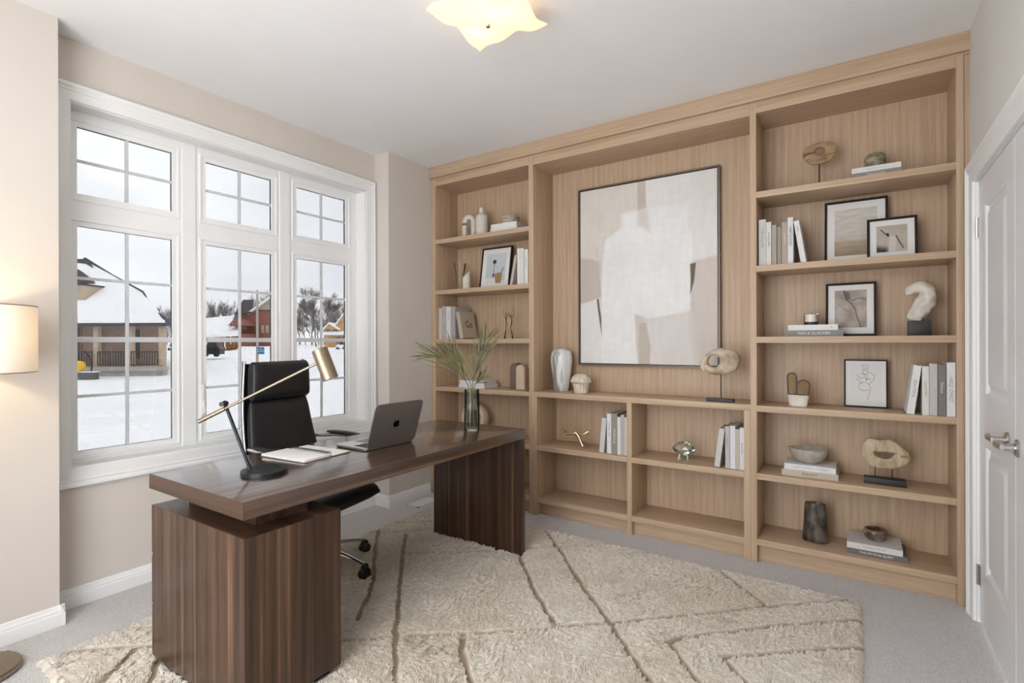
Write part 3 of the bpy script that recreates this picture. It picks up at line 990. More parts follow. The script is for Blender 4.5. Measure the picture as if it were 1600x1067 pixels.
# laptop, seen from behind its lid
lp = thing('laptop', (-2.03, 1.793, TOP), label='dark grey laptop standing open with its lid toward the room', cat='laptop')
LY, LW = 1.793, 0.157
base_r = lambda z, g: sup((-2.030, LY, z), (0.115 - g, 0, 0), (0, LW - g, 0), 14, 48)
bo = MB().loft([base_r(TOP + 0.0008, 0.004), base_r(TOP + 0.004, 0), base_r(TOP + 0.011, 0), base_r(TOP + 0.012, 0.001)]).build('body', 'space_grey', lp, smooth=0.5)
MB().loft([base_r(TOP + 0.012, 0.002), base_r(TOP + 0.0124, 0.002)]).build('deck', 'silver_deck', lp, smooth=0.5)
kb = bx('keyboard', 'key_black', (-2.030, -1.935, LY - 0.135, LY + 0.135, TOP + 0.0124, TOP + 0.0128), lp)
for r_ in range(5):
    q = MB()
    for c_ in range(14):
        y0 = LY - 0.133 + c_ * 0.019
        q.box(-2.028 + r_ * 0.0185, -2.028 + r_ * 0.0185 + 0.0155, y0, y0 + 0.016, TOP + 0.0128, TOP + 0.0138)
    q.build('key_row', 'plastic_black', kb)
bx('trackpad', 'space_grey', (-2.125, -2.045, LY - 0.055, LY + 0.055, TOP + 0.0124, TOP + 0.0127), lp)
HP = Vector((-1.916, LY, TOP + 0.011))
LD = Vector((0.068, 0, 0.212)).normalized()
LN = Vector((LD.z, 0, -LD.x))
lid = lambda o_, g: sup(HP + LD * 0.1125 + LN * o_, (0, LW - g, 0), LD * (0.1115 - g), 14, 48)
MB().loft([lid(0.0, 0.001), lid(0.001, 0), lid(0.005, 0), lid(0.006, 0.001)]).build('lid', 'space_grey', lp, smooth=0.5)
bx_ = MB().loft([lid(-0.0008, 0.004), lid(0.0, 0.004)]).build('screen', pm('screen_dark', (0.01, 0.01, 0.012), 0.1), lp)
AC = HP + LD * 0.112 + LN * 0.0062
pts = []
for k in range(64):   # apple outline with a bite, a notch at the top and at the base
    t = 2 * PI * k / 64
    r_ = 0.0135 * (1 + 0.06 * math.cos(2 * t) - 0.16 * math.exp(-((t - PI / 2) / 0.28) ** 2) - 0.08 * math.exp(-((t - 3 * PI / 2) / 0.25) ** 2))
    x_, y_ = r_ * math.cos(t), r_ * math.sin(t) * 1.02
    dxb, dyb = x_ - 0.0165, y_ - 0.002
    db = math.hypot(dxb, dyb)
    if db < 0.0068:
        x_, y_ = 0.0165 + dxb / db * 0.0068, 0.002 + dyb / db * 0.0068
        x_ = min(x_, 0.0165)
    pts.append((x_, y_))
q = MB()
ML = MX(AC, (0, 1, 0), LD)
q.loft([[ML @ Vector((x_ * 1.45, y_ * 1.45, z_)) for x_, y_ in pts] for z_ in (0, 0.0003)])
lf = [(0.0005 + 0.0062 * (s_ * 0.7), 0.0150 + 0.0078 * s_ + 0.0017 * sg * math.sin(PI * s_)) for sg, ss in ((-1, np.linspace(0, 1, 8)), (1, np.linspace(1, 0, 8)[1:-1])) for s_ in ss]
q.loft([[ML @ Vector((x_ * 1.45, y_ * 1.45, z_)) for x_, y_ in lf] for z_ in (0, 0.0003)])
q.build('logo', 'logo_dark', lp)

# glass vase and palm fronds
VC = (-1.868, 2.378)
gv = thing('glass_vase', (VC[0], VC[1], TOP), label='tall smoky glass cylinder vase holding palm fronds on the desk', cat='vase')
q = MB().lathe([(0.0, 0.0005), (0.042, 0.0005), (0.045, 0.004), (0.0455, 0.12), (0.0445, 0.235), (0.0435, 0.238), (0.0420, 0.235), (0.0428, 0.12), (0.0415, 0.02), (0.0, 0.018)], (VC[0], VC[1], TOP), 48)
q.build('glass_body', 'vase_glass', gv, smooth=0.8)
q = MB().lathe([(0.0, 0.019), (0.0410, 0.0205), (0.0423, 0.12), (0.0, 0.12)], (VC[0], VC[1], TOP), 40)
q.build('water', thin_glass('vase_water', (0.80, 0.80, 0.74), 1.2), gv, smooth=0.8)

pm('palm_green', (0.060, 0.075, 0.028), 0.45, vary=0.3, scale=(14, 14, 14), c2=(0.25, 0.25, 0.11))
pm('palm_stem', (0.13, 0.14, 0.06), 0.5, vary=0.2, scale=(20, 20, 20))


def vpt(u, v, d=3.0):
    """desk-vase picture plane: metres across and up from the vase mouth"""
    x, y = (u - 800) / FPX, (534.9 - v) / FPX
    p = (FWD + RGT * x + UPV * y) * d
    return Vector((p.x, p.y, p.z + CAM_H))


def bez(pts, n):
    out = []
    P_ = [pts[0] * 2 - pts[1]] + pts + [pts[-1] * 2 - pts[-2]]
    segs = len(pts) - 1
    for i in range(n + 1):
        t = i / n * segs
        k = min(int(t), segs - 1)
        t -= k
        a, b, c, d = P_[k:k + 4]
        out.append(0.5 * ((2 * b) + (c - a) * t + (2 * a - 5 * b + 4 * c - d) * t * t + (3 * b - a - 3 * c + d) * t ** 3))
    return out


def frond(pts, label, nleaf, length, start, droop, seed):
    rr = random.Random(seed)
    path = bez([Vector(p) for p in pts], 40)
    t = thing('palm_frond', tuple(path[0]), label=label, cat='palm frond', group='palm fronds in the glass vase')
    MB().tube(path, [0.0034 - 0.0024 * i / 40 for i in range(41)], 6).build('stem', 'palm_stem', t, smooth=1.0)
    q = MB()
    for k in range(nleaf):
        s_ = start + (1 - start) * (k + rr.random() * 0.6) / nleaf
        i = min(39, int(s_ * 40))
        p = path[i]
        tan = (path[i + 1] - path[max(0, i - 1)]).normalized()
        sgn = 1 if k % 2 else -1
        sd = tan.cross(FWD + Vector((rr.uniform(-.3, .3), rr.uniform(-.3, .3), 0))).normalized() * sgn
        dp = tan.cross(sd).normalized() * rr.uniform(-0.45, 0.45)
        L = length * (0.55 + 0.6 * math.sin(PI * min(1, 0.15 + s_ * 0.8))) * rr.uniform(0.8, 1.15)
        d0 = (tan * 1.0 + sd * rr.uniform(0.18, 0.50) + dp).normalized()
        wd = 0.0038 * rr.uniform(0.75, 1.2)
        cur, dirv = p.copy(), d0.copy()
        wv = (FWD.cross(d0)).normalized() * 0.8 + FWD * rr.uniform(-0.5, 0.5)
        L_, R_ = [], []
        N = 7
        for j in range(N + 1):
            f_ = j / N
            w_ = wd * (0.35 + 1.3 * f_) if f_ < 0.5 else wd * (1.0 - ((f_ - 0.5) / 0.5) ** 1.5) + 0.0002
            L_.append(cur + wv * w_)
            R_.append(cur - wv * w_)
            dirv = (dirv + Vector((0, 0, -droop * (0.3 + f_) * rr.uniform(0.7, 1.3)))).normalized()
            cur = cur + dirv * (L / N)
        M_ = [(a + b) / 2 + FWD * 0.0008 for a, b in zip(L_, R_)]
        vs_ = L_ + M_ + R_
        n_ = N + 1
        fs_ = []
        for j in range(N):
            fs_.append((j, j + 1, n_ + j + 1, n_ + j))
            fs_.append((n_ + j, n_ + j + 1, 2 * n_ + j + 1, 2 * n_ + j))
        q.add(vs_, fs_)
    q.build('leaflets', 'palm_green', t, smooth=1.0)


VB = Vector((VC[0] + 0.012, VC[1], TOP + 0.024))
VM = Vector((VC[0], VC[1], TOP + 0.237))
frond([VB + Vector((0.014, 0, 0)), VM + Vector((-0.010, -0.008, 0)), vpt(718, 583, 2.98), vpt(697, 562, 2.95), vpt(672, 553, 2.92)], 'palm frond arching out over the laptop side of the vase', 30, 0.20, 0.36, 0.045, 1)
frond([VB + Vector((-0.02, 0.01, 0)), VM + Vector((-0.004, 0.006, 0)), vpt(724, 578, 3.05), vpt(712, 556, 3.08), vpt(703, 541, 3.1)], 'upright palm frond between the two arching ones', 16, 0.15, 0.40, 0.03, 2)
frond([VB + Vector((-0.01, -0.012, 0)), VM + Vector((0.006, 0, 0)), vpt(741, 583, 3.0), vpt(750, 556, 3.0), vpt(759, 530, 2.98)], 'tall palm frond fanning up in front of the bookcase', 30, 0.20, 0.34, 0.035, 3)
frond([VB + Vector((0.0, 0.012, 0)), VM + Vector((0.014, 0.004, 0)), vpt(746, 596, 2.98), vpt(757, 585, 2.96)], 'short low palm frond leaning out above the vase rim', 10, 0.10, 0.45, 0.02, 4)
# ------------------------------------------------------------------ lamps
# ceiling fixture: square wavy glass on a small metal pan
LC = (-1.30, 1.775)
cl = thing('ceiling_light', (LC[0], LC[1], 2.60), label='square wavy glass flush ceiling light glowing warm', cat='ceiling light')
q = MB()
N = 44
hs = 0.172
vs_, fs_ = [], []
for i in range(N + 1):
    for j in range(N + 1):
        a, b = 2 * i / N - 1, 2 * j / N - 1
        r = max(abs(a), abs(b))
        wav = 0.012 * math.sin(a * 6.5 + 0.5) * abs(b) ** 2 + 0.012 * math.sin(b * 6.1 + 1.1) * abs(a) ** 2
        z = 2.632 - 0.026 * (a * a * b * b) + 0.028 * r ** 3 + wav - 0.012 * (1 - r)
        k = 1 + 0.03 * math.sin(7 * a + 1) * abs(b) ** 4 + 0.03 * math.sin(6 * b) * abs(a) ** 4 + 0.05 * (a * a * b * b)
        vs_.append((LC[0] + a * hs * k, LC[1] + b * hs * k, z))
n1 = len(vs_)
vs_ += [(x, y, z + 0.005) for x, y, z in vs_]
g = lambda i, j: i * (N + 1) + j
for i in range(N):
    for j in range(N):
        fs_.append((g(i, j), g(i + 1, j), g(i + 1, j + 1), g(i, j + 1)))
        fs_.append((n1 + g(i, j), n1 + g(i, j + 1), n1 + g(i + 1, j + 1), n1 + g(i + 1, j)))
rim = [g(i, 0) for i in range(N)] + [g(N, j) for j in range(N)] + [g(i, N) for i in range(N, 0, -1)] + [g(0, j) for j in range(N, 0, -1)]
for k in range(len(rim)):
    a, b = rim[k], rim[(k + 1) % len(rim)]
    fs_.append((a, n1 + a, n1 + b, b))
q.add(vs_, fs_)
lamp_mat('lit_ceiling_glass', (1.0, 0.83, 0.64), 0.22, 0.7)
q.build('glass_shade', 'lit_ceiling_glass', cl, smooth=1.2)
q = MB().lathe([(0.0, 0.0), (0.008, 0.0), (0.010, 0.006), (0.007, 0.012), (0.004, 0.02), (0.004, 0.10), (0.05, 0.105), (0.055, 0.128), (0.0, 0.128)], (LC[0] + 0.0, LC[1] + 0.0, 2.6095), 20)
q.build('finial_and_pan', 'nickel', cl, smooth=0.7)
pm('bulb_white', (0.9, 0.9, 0.88), 0.3)
for k, (ox, oy) in enumerate(((0.075, -0.03), (-0.075, 0.035))):
    L = bpy.data.lights.new('ceiling_bulb', 'POINT')
    L.energy = CEIL_W / 2
    L.color = (1.0, 0.84, 0.66)
    L.shadow_soft_size = 0.028
    o = bpy.data.objects.new('ceiling_bulb', L)
    COL.objects.link(o)
    o.location = (ox, oy, 2.685 - 2.60)
    o.parent = cl

# floor lamp at the frame edge
fx, fy = -2.79, 0.50
fl = thing('floor_lamp', (fx, fy, 0), label='floor lamp with a cream drum shade glowing beside the window wall', cat='lamp')
q = MB().lathe([(0.0, 0.0065), (0.128, 0.0065), (0.132, 0.010), (0.132, 0.022), (0.128, 0.027), (0.02, 0.031), (0.0, 0.031)], (fx, fy, 0), 48)
q.build('base', 'brass_brushed', fl, smooth=0.5)
q = MB().tube([(fx, fy, 0.028), (fx, fy, 1.27)], 0.010, 14)
q.build('pole', 'brass_brushed', fl, smooth=0.8)
q = MB().lathe([(0.176, 1.158), (0.180, 1.158), (0.180, 1.418), (0.176, 1.418)], (fx, fy, 0), 64, cap=False)
lamp_mat('lamp_linen', (0.90, 0.86, 0.80), 0.0, 0.32)
q.f += [(192 + k, 192 + (k + 1) % 64, (k + 1) % 64, k) for k in range(64)]
sh = q.build('shade', 'lamp_linen', fl, smooth=0.6)
q = MB()
for zz in (1.1575, 1.4155):
    q.lathe([(0.1795, 0.0), (0.1815, 0.0), (0.1815, 0.003), (0.1795, 0.003)], (fx, fy, zz), 64, cap=False)
q.build('shade_trim', 'brass_brushed', sh, smooth=0.6)
q = MB()
for k in range(3):
    a = 2 * PI * k / 3 + 0.4
    q.tube([(fx, fy, 1.262), (fx + 0.176 * math.cos(a), fy + 0.176 * math.sin(a), 1.262)], 0.002, 6)
q.build('shade_spider', 'brass_brushed', fl)
L = bpy.data.lights.new('lamp_bulb', 'POINT')
L.energy = FLOORLAMP_W
L.color = (1.0, 0.77, 0.50)
L.shadow_soft_size = 0.03
o = bpy.data.objects.new('lamp_bulb', L)
COL.objects.link(o)
o.location = (0, 0, 1.31)
o.parent = fl

# ------------------------------------------------------------------ framed canvas in the alcove
attr_mat('painted_canvas', 0.75, 0.25, (500, 500, 500), 0.05)
attr_mat('art_print', 0.6)


def soft_poly(s, t, poly, w=0.006):
    """signed coverage of a convex polygon given clockwise or counter-clockwise in picture units"""
    P_ = np.array(poly)
    area = 0
    for a, b in zip(P_, np.roll(P_, -1, 0)):
        area += a[0] * b[1] - b[0] * a[1]
    sg = 1 if area > 0 else -1
    d = np.full(s.shape, 9.0)
    for a, b in zip(P_, np.roll(P_, -1, 0)):
        e = b - a
        L_ = np.hypot(*e)
        d = np.minimum(d, sg * (e[0] * (t - a[1]) - e[1] * (s - a[0])) / L_)
    return np.clip(d / w + 0.5, 0, 1)[..., None]


def picture(name, parent, M, w_, h_, nx_, ny_, fn, mat):
    s, t = np.meshgrid(np.linspace(0, 1, nx_), np.linspace(0, 1, ny_), indexing='ij')
    c = np.clip(fn(s, t), 0, 1).reshape(-1, 3)
    mb = MB()
    vs_ = [M @ Vector((a * w_ - w_ / 2, b * h_ - h_ / 2, 0)) for a, b in zip(s.ravel(), t.ravel())]
    g_ = np.arange(nx_ * ny_).reshape(nx_, ny_)
    fs_ = np.stack([g_[:-1, :-1], g_[1:, :-1], g_[1:, 1:], g_[:-1, 1:]], -1).reshape(-1, 4)
    mb.v = [tuple(p) for p in vs_]
    mb.f = [tuple(int(i) for i in q_) for q_ in fs_]
    return mb.build(name, mat, parent, local=True, colors=c)


def canvas_fn(s, t):
    # s across, t up; patches laid over each other from the ground up
    n1_ = perlin(s * 5, t * 6, 21)[..., None]
    n2_ = perlin(s * 28, t * 9, 22)[..., None]
    n3_ = perlin(s * 12 + 3, t * 40, 23)[..., None]
    ws = s + 0.010 * perlin(s * 7, t * 7, 24)
    wt = t + 0.010 * perlin(s * 7 + 9, t * 7, 25)
    c = np.ones(s.shape + (3,)) * np.array([0.63, 0.57, 0.52])

    def lay(poly, col, op=1.0, w=0.007):
        nonlocal c
        k = soft_poly(ws, wt, poly, w) * op
        c = c * (1 - k) + np.array(col) * k
    # V(x, y): measured on the picture, y from the top
    V_ = lambda *pts: [(x, 1 - y) for x, y in pts]
    lay(V_((0, 0), (0.47, 0), (0.47, 0.42), (0.14, 0.41), (0, 0.37)), (0.68, 0.63, 0.575))
    lay(V_((0.5, -0.1), (1.1, -0.1), (1.1, 0.43), (0.83, 0.46), (0.5, 0.50)), (0.755, 0.735, 0.71), 1, 0.02)
    lay(V_((0.80, -0.1), (1.1, -0.1), (1.1, 0.25), (0.86, 0.2)), (0.70, 0.665, 0.635), 0.7, 0.12)
    lay(V_((0, 0.385), (0.145, 0.415), (0.175, 0.62), (0, 0.665)), (0.54, 0.475, 0.42))
    lay(V_((-0.1, 0.675), (0.16, 0.62), (0.20, 1.1), (-0.1, 1.1)), (0.735, 0.715, 0.69))
    lay(V_((0.82, 0.465), (1.1, 0.42), (1.1, 1.1), (0.5, 1.1), (0.5, 0.72), (0.80, 0.72)), (0.615, 0.56, 0.51))
    lay(V_((0.50, 0.75), (0.82, 0.72), (0.88, 1.1), (0.52, 1.1)), (0.70, 0.665, 0.63), 0.85, 0.06)
    lay(V_((0.20, 0.30), (0.34, 0.235), (0.42, 0.62), (0.46, 1.1), (0.17, 1.1), (0.17, 0.60), (0.178, 0.42)), (0.785, 0.775, 0.755), 1, 0.012)
    lay(V_((0.36, 0.30), (0.84, 0.30), (0.825, 0.715), (0.53, 0.755), (0.42, 0.72)), (0.80, 0.795, 0.78), 1, 0.012)
    lay(V_((0.325, 0.165), (0.53, 0.145), (0.80, 0.17), (0.84, 0.45), (0.36, 0.50)), (0.80, 0.795, 0.78), 1, 0.03)
    lay(V_((0.46, -0.1), (0.515, -0.1), (0.523, 0.145), (0.455, 0.155)), (0.54, 0.475, 0.415))
    lay(V_((0.458, 0.155), (0.528, 0.145), (0.55, 0.285), (0.46, 0.235)), (0.655, 0.60, 0.55), 0.8, 0.025)
    lay(V_((0.465, 0.785), (0.52, 0.775), (0.55, 0.90), (0.54, 1.1), (0.46, 1.1)), (0.53, 0.47, 0.41))
    lay(V_((0.825, 0.475), (0.865, 0.467), (0.850, 0.56), (0.822, 0.64)), (0.17, 0.125, 0.10), 1, 0.005)
    lay(V_((0.135, 0.63), (0.15, 0.625), (0.168, 0.74), (0.178, 0.85), (0.155, 0.76)), (0.13, 0.10, 0.085), 1, 0.005)
    lay(V_((0.125, 0.32), (0.14, 0.35), (0.165, 0.47), (0.150, 0.44)), (0.60, 0.49, 0.40), 0.7, 0.006)
    return c * (1 + 0.05 * n1_ + 0.05 * n2_ + 0.04 * n3_)


PX0, PX1, PZ0, PZ1 = -1.735, -0.727, 1.098, 2.408
pw, ph_ = PX1 - PX0, PZ1 - PZ0
ar = thing('abstract_painting', ((PX0 + PX1) / 2, YK, PZ0), label='large abstract beige and white canvas in thin bronze frame in the alcove', cat='painting')
pm('frame_bronze', (0.14, 0.105, 0.08), 0.4, metal=0.4, vary=0.1, scale=(60, 60, 60))
q = MB()
for (a, b, c_, d) in ((PX0, PX0 + 0.011, PZ0, PZ1), (PX1 - 0.011, PX1, PZ0, PZ1), (PX0 + 0.011, PX1 - 0.011, PZ0, PZ0 + 0.011), (PX0 + 0.011, PX1 - 0.011, PZ1 - 0.011, PZ1)):
    q.box(a, b, YK - 0.045, YK - 0.001, c_, d)
q.build('frame', 'frame_bronze', ar)
bx('backing', 'plastic_black', (PX0 + 0.011, PX1 - 0.011, YK - 0.030, YK - 0.001, PZ0 + 0.011, PZ1 - 0.011), ar)
MP = XF[ar].inverted() @ MX(((PX0 + PX1) / 2, YK - 0.038, (PZ0 + PZ1) / 2), (1, 0, 0), (0, 0, 1))
picture('canvas', ar, MP, pw - 0.034, ph_ - 0.034, 230, 300, canvas_fn, 'painted_canvas')
q = MB()
q.box(PX0 + 0.017, PX1 - 0.017, YK - 0.0375, YK - 0.030, PZ0 + 0.017, PZ1 - 0.017)
q.build('stretcher', 'paper', ar)


# ------------------------------------------------------------------ framed prints leaning on the shelves
def framed(label, x0, x1, zs, hgt_, y, lean, fn, matw, yaw=0.0, bar=0.012, nx_=70, mat_l=None):
    w_ = x1 - x0
    t = thing('framed_print', ((x0 + x1) / 2, y, zs + 0.010 * math.sin(math.radians(lean)) + 0.0002), rot=(-math.radians(lean), 0, math.radians(yaw)), label=label, cat='picture frame')
    q = MB()
    for (a, b, c_, d) in ((-w_ / 2, -w_ / 2 + bar, 0, hgt_), (w_ / 2 - bar, w_ / 2, 0, hgt_), (-w_ / 2 + bar, w_ / 2 - bar, 0, bar), (-w_ / 2 + bar, w_ / 2 - bar, hgt_ - bar, hgt_)):
        q.box(a, b, -0.008, 0.010, c_, d)
    q.build('frame', pm('frame_espresso', (0.016, 0.010, 0.008), 0.6, spec=0.25, vary=0.2, scale=(50, 50, 50)), t, local=True)
    bx('mat_board', pm('mat_board_white', (0.74, 0.725, 0.70), 0.8, vary=0.01), (-w_ / 2 + bar, w_ / 2 - bar, -0.002, 0.008, bar, hgt_ - bar), t, local=True)
    ml, mr, mb_, mt_ = matw
    pw_, ph2 = w_ - 2 * bar - ml - mr, hgt_ - 2 * bar - mb_ - mt_
    cx = (-w_ / 2 + bar + ml + w_ / 2 - bar - mr) / 2
    cz = (bar + mb_ + hgt_ - bar - mt_) / 2
    picture('print', t, MX((cx, -0.0025, cz), (1, 0, 0), (0, 0, 1)), pw_, ph2, nx_, int(nx_ * ph2 / pw_), fn, 'art_print')
    return t


def mixc(a, b, k):
    return np.array(a) * (1 - k) + np.array(b) * k


def seg_d(s, t, pts, asp=1.0):
    d = np.full(s.shape, 9.0)
    for (ax, ay), (bx2, by2) in zip(pts[:-1], pts[1:]):
        ex, ey = bx2 - ax, (by2 - ay) * asp
        px, py = s - ax, (t - ay) * asp
        k = np.clip((px * ex + py * ey) / (ex * ex + ey * ey + 1e-9), 0, 1)
        d = np.minimum(d, np.hypot(px - k * ex, py - k * ey))
    return d


def line(s, t, pts, w_, asp=1.0):
    return np.clip((w_ - seg_d(s, t, pts, asp)) / (w_ * 0.5), 0, 1)[..., None]


def land_fn(s, t):
    n = perlin(s * 3, t * 14, 31)[..., None]
    sky = mixc((0.48, 0.43, 0.37), (0.60, 0.56, 0.50), t[..., None])
    sea = mixc((0.30, 0.23, 0.15), (0.42, 0.34, 0.24), np.clip(t / 0.33, 0, 1)[..., None])
    k = np.clip((t - 0.30 - 0.02 * perlin(s * 4, t, 32)) / 0.05, 0, 1)[..., None]
    return (sky * k + sea * (1 - k)) * (1 + 0.22 * n)


def abstract_fn(s, t):
    c = np.ones(s.shape + (3,)) * np.array([0.46, 0.40, 0.34]) * (1 + 0.18 * perlin(s * 4, t * 4, 41))[..., None]
    lo_ = np.clip((0.36 - t - 0.10 * np.sin(s * 3)) / 0.2, 0, 1)[..., None] * np.clip((0.45 - s) / 0.15, 0, 1)[..., None]
    c = mixc(c, (0.05, 0.045, 0.04), lo_)
    c = mixc(c, (0.60, 0.54, 0.47), soft_poly(s, t, [(0.40, 0.0), (0.62, 0.0), (0.66, 0.55), (0.42, 0.62)], 0.05))
    c = mixc(c, (0.02, 0.018, 0.015), line(s, t, [(0.15, 0.85), (0.30, 0.68), (0.40, 0.62)], 0.022))
    c = mixc(c, (0.02, 0.018, 0.015), soft_poly(s, t, [(0.30, 0.70), (0.40, 0.72), (0.43, 0.58), (0.36, 0.58)], 0.02))
    c = mixc(c, (0.05, 0.04, 0.035), line(s, t, [(0.64, 0.60), (0.72, 0.40), (0.86, 0.12)], 0.026))
    return c


def crack_fn(s, t):
    c = mixc((0.30, 0.25, 0.21), (0.46, 0.41, 0.36), np.clip(0.5 + 1.2 * perlin(s * 3, t * 3, 51), 0, 1)[..., None]) * (1 + 0.15 * perlin(s * 12, t * 12, 52))[..., None]
    c = mixc(c, (0.10, 0.08, 0.065), soft_poly(s, t, [(0.27, 1.0), (0.46, 0.95), (0.50, 0.74), (0.38, 0.74)], 0.05) * 0.75)
    c = mixc(c, (0.07, 0.055, 0.05), line(s, t, [(0.28, 1.0), (0.36, 0.76), (0.55, 0.62), (0.66, 0.46), (0.67, 0.36), (0.74, 0.20), (0.82, 0.0)], 0.018))
    c = mixc(c, (0.12, 0.10, 0.085), line(s, t, [(0.55, 0.72), (0.75, 0.78), (1.0, 0.75)], 0.015))
    return mixc(c, (0.22, 0.18, 0.15), line(s, t, [(0.10, 0.62), (0.35, 0.48), (0.64, 0.36)], 0.010))


def nude_fn(s, t):
    c = np.ones(s.shape + (3,)) * np.array([0.70, 0.685, 0.66])
    K = (0.12, 0.11, 0.10)
    ell = lambda cx, cy, rx, ry, a0, a1: [(cx + rx * math.cos(a), cy + ry * math.sin(a)) for a in np.linspace(a0, a1, 22)]
    strokes = [[(0.40, 0.98), (0.58, 0.97), (0.56, 0.72), (0.45, 0.74), (0.40, 0.98)], ell(0.50, 0.87, 0.035, 0.04, 0, 6.3), [(0.36, 0.76), (0.44, 0.74), (0.52, 0.70)],
               [(0.24, 0.72), (0.34, 0.62), (0.46, 0.66), (0.60, 0.66)], [(0.22, 0.62), (0.30, 0.56), (0.40, 0.50)], [(0.58, 0.80), (0.78, 0.72), (0.76, 0.62), (0.62, 0.48)],
               ell(0.46, 0.42, 0.17, 0.11, 0.5, 5.6), [(0.60, 0.48), (0.66, 0.36), (0.60, 0.20), (0.55, 0.08)], [(0.55, 0.62), (0.66, 0.60)], ell(0.53, 0.605, 0.022, 0.018, 0, 6.3), ell(0.53, 0.605, 0.008, 0.008, 0, 6.3)]
    for p in strokes:
        c = mixc(c, K, line(s, t, p, 0.0075, 1.15))
    return c


def poppy_fn(s, t):
    c = mixc((0.46, 0.50, 0.52), (0.58, 0.61, 0.62), t[..., None]) * np.ones(s.shape + (1,))
    c = mixc(c, (0.66, 0.66, 0.65), soft_poly(s, t, [(0, 0), (1, 0), (1, 0.05), (0.5, 0.18), (0, 0.2)], 0.02))
    c = mixc(c, (0.30, 0.19, 0.10), soft_poly(s, t, [(0.55, 0.0), (0.82, 0.0), (0.86, 0.30), (0.66, 0.36), (0.45, 0.30)], 0.02))
    c = mixc(c, (0.06, 0.045, 0.04), line(s, t, [(0.80, 0.32), (0.88, 0.50)], 0.025))
    e = np.hypot((s - 0.42), (t - 0.72) * 1.25)
    c = mixc(c, (0.05, 0.04, 0.035), np.clip((0.10 - e) / 0.02, 0, 1)[..., None])
    c = mixc(c, (0.10, 0.07, 0.055), line(s, t, [(0.42, 0.66), (0.40, 0.45), (0.44, 0.30)], 0.018))
    e = np.hypot((s - 0.40) * 1.2, (t - 0.27) * 0.9)
    return mixc(c, (0.12, 0.05, 0.04), np.clip((0.07 - e) / 0.02, 0, 1)[..., None])


LZ = RZ = [z_ + 0.0006 for z_ in SH]
framed('larger framed landscape print leaning behind a smaller frame', -0.150, 0.146, RZ[1], 0.362, 3.452, 8, land_fn, (0.036, 0.036, 0.030, 0.038), yaw=0)
framed('small landscape-format framed dark abstract print on the second shelf', 0.050, 0.268, RZ[1], 0.226, 3.408, 8, abstract_fn, (0.030, 0.030, 0.026, 0.030))
framed('framed print of a branching crack beside the candle shelf', -0.146, 0.093, RZ[2], 0.303, 3.462, 7, crack_fn, (0.032, 0.032, 0.036, 0.030))
framed('framed black line drawing on white paper leaning on the shelf', -0.058, 0.142, RZ[3], 0.264, 3.470, 5, nude_fn, (0.018, 0.018, 0.018, 0.018), bar=0.007, nx_=110)
framed('framed poppy photograph leaning on the narrow unit near the window', -2.598, -2.300, LZ[1], 0.345, 3.415, 9, poppy_fn, (0.040, 0.040, 0.030, 0.040))


# ------------------------------------------------------------------ books
def cover_mat(c):
    nm = 'cloth_%02d_%02d_%02d' % tuple(int(x * 99) for x in c)
    return pm(nm, c, 0.7, vary=0.05, scale=(60, 60, 60), bump=0.1, bscale=(500, 500, 500), spec=0.3)


def book(label, x0, x1, z, h, c, group, y=3.29, d=0.19, txt=None, ink='ink_dark', lean=0.0, tpos=0.6, size=0.5, name='book'):
    """upright book, spine to the room; lean in degrees (+ toward the closet doors)"""
    t_ = x1 - x0
    a = math.radians(lean)
    if lean > 0:
        loc = (x1 - t_ / 2 * math.cos(a), y, z + t_ / 2 * math.sin(a))
    elif lean < 0:
        loc = (x0 + t_ / 2 * math.cos(a), y, z - t_ / 2 * math.sin(a))
    else:
        loc = ((x0 + x1) / 2, y, z)
    o = thing(name, loc, rot=(0, a, 0), label=label, cat='book', group=group)
    cm = cover_mat(c)
    b = min(0.0025, t_ * 0.12)
    q = MB()
    q.box(-t_ / 2, -t_ / 2 + b, 0, d, 0, h)
    q.box(t_ / 2 - b, t_ / 2, 0, d, 0, h)
    q.box(-t_ / 2 + b, t_ / 2 - b, 0, b, 0, h)
    q.build('cover', cm, o, local=True)
    bx('pages', 'page_edges', (-t_ / 2 + b, t_ / 2 - b, b, d - 0.005, 0.004, h - 0.004), o, local=True)
    if txt:
        text_part(txt, t_ * size, ink, o, MX((0, -0.0003, h * tpos), (0, 0, -1), (1, 0, 0)))
    return o


def flat_book(label, x0, x1, z, th, c, group, y=3.30, d=0.20, txt=None, ink='ink_dark', yaw=0.0, size=0.5, tx=0.0):
    w_ = x1 - x0
    o = thing('book', ((x0 + x1) / 2, y + d / 2, z), math.radians(yaw), label=label, cat='book', group=group)
    cm = cover_mat(c)
    b = 0.0025
    q = MB()
    q.box(-w_ / 2, w_ / 2, -d / 2, d / 2, 0, b)
    q.box(-w_ / 2, w_ / 2, -d / 2, d / 2, th - b, th)
    q.box(-w_ / 2, w_ / 2, -d / 2, -d / 2 + b, b, th - b)
    q.build('cover', cm, o, local=True)
    bx('pages', 'page_edges', (-w_ / 2 + 0.004, w_ / 2 - 0.004, -d / 2 + b, d / 2 - 0.004, b, th - b), o, local=True)
    if txt:
        text_part(txt, th * size, ink, o, MX((tx, -d / 2 - 0.0003, th / 2), (1, 0, 0), (0, 0, 1)))
    return o


WH, OW, GR, TP, DG, LG = (0.70, 0.69, 0.67), (0.66, 0.63, 0.58), (0.46, 0.44, 0.42), (0.42, 0.36, 0.30), (0.17, 0.155, 0.145), (0.58, 0.57, 0.56)
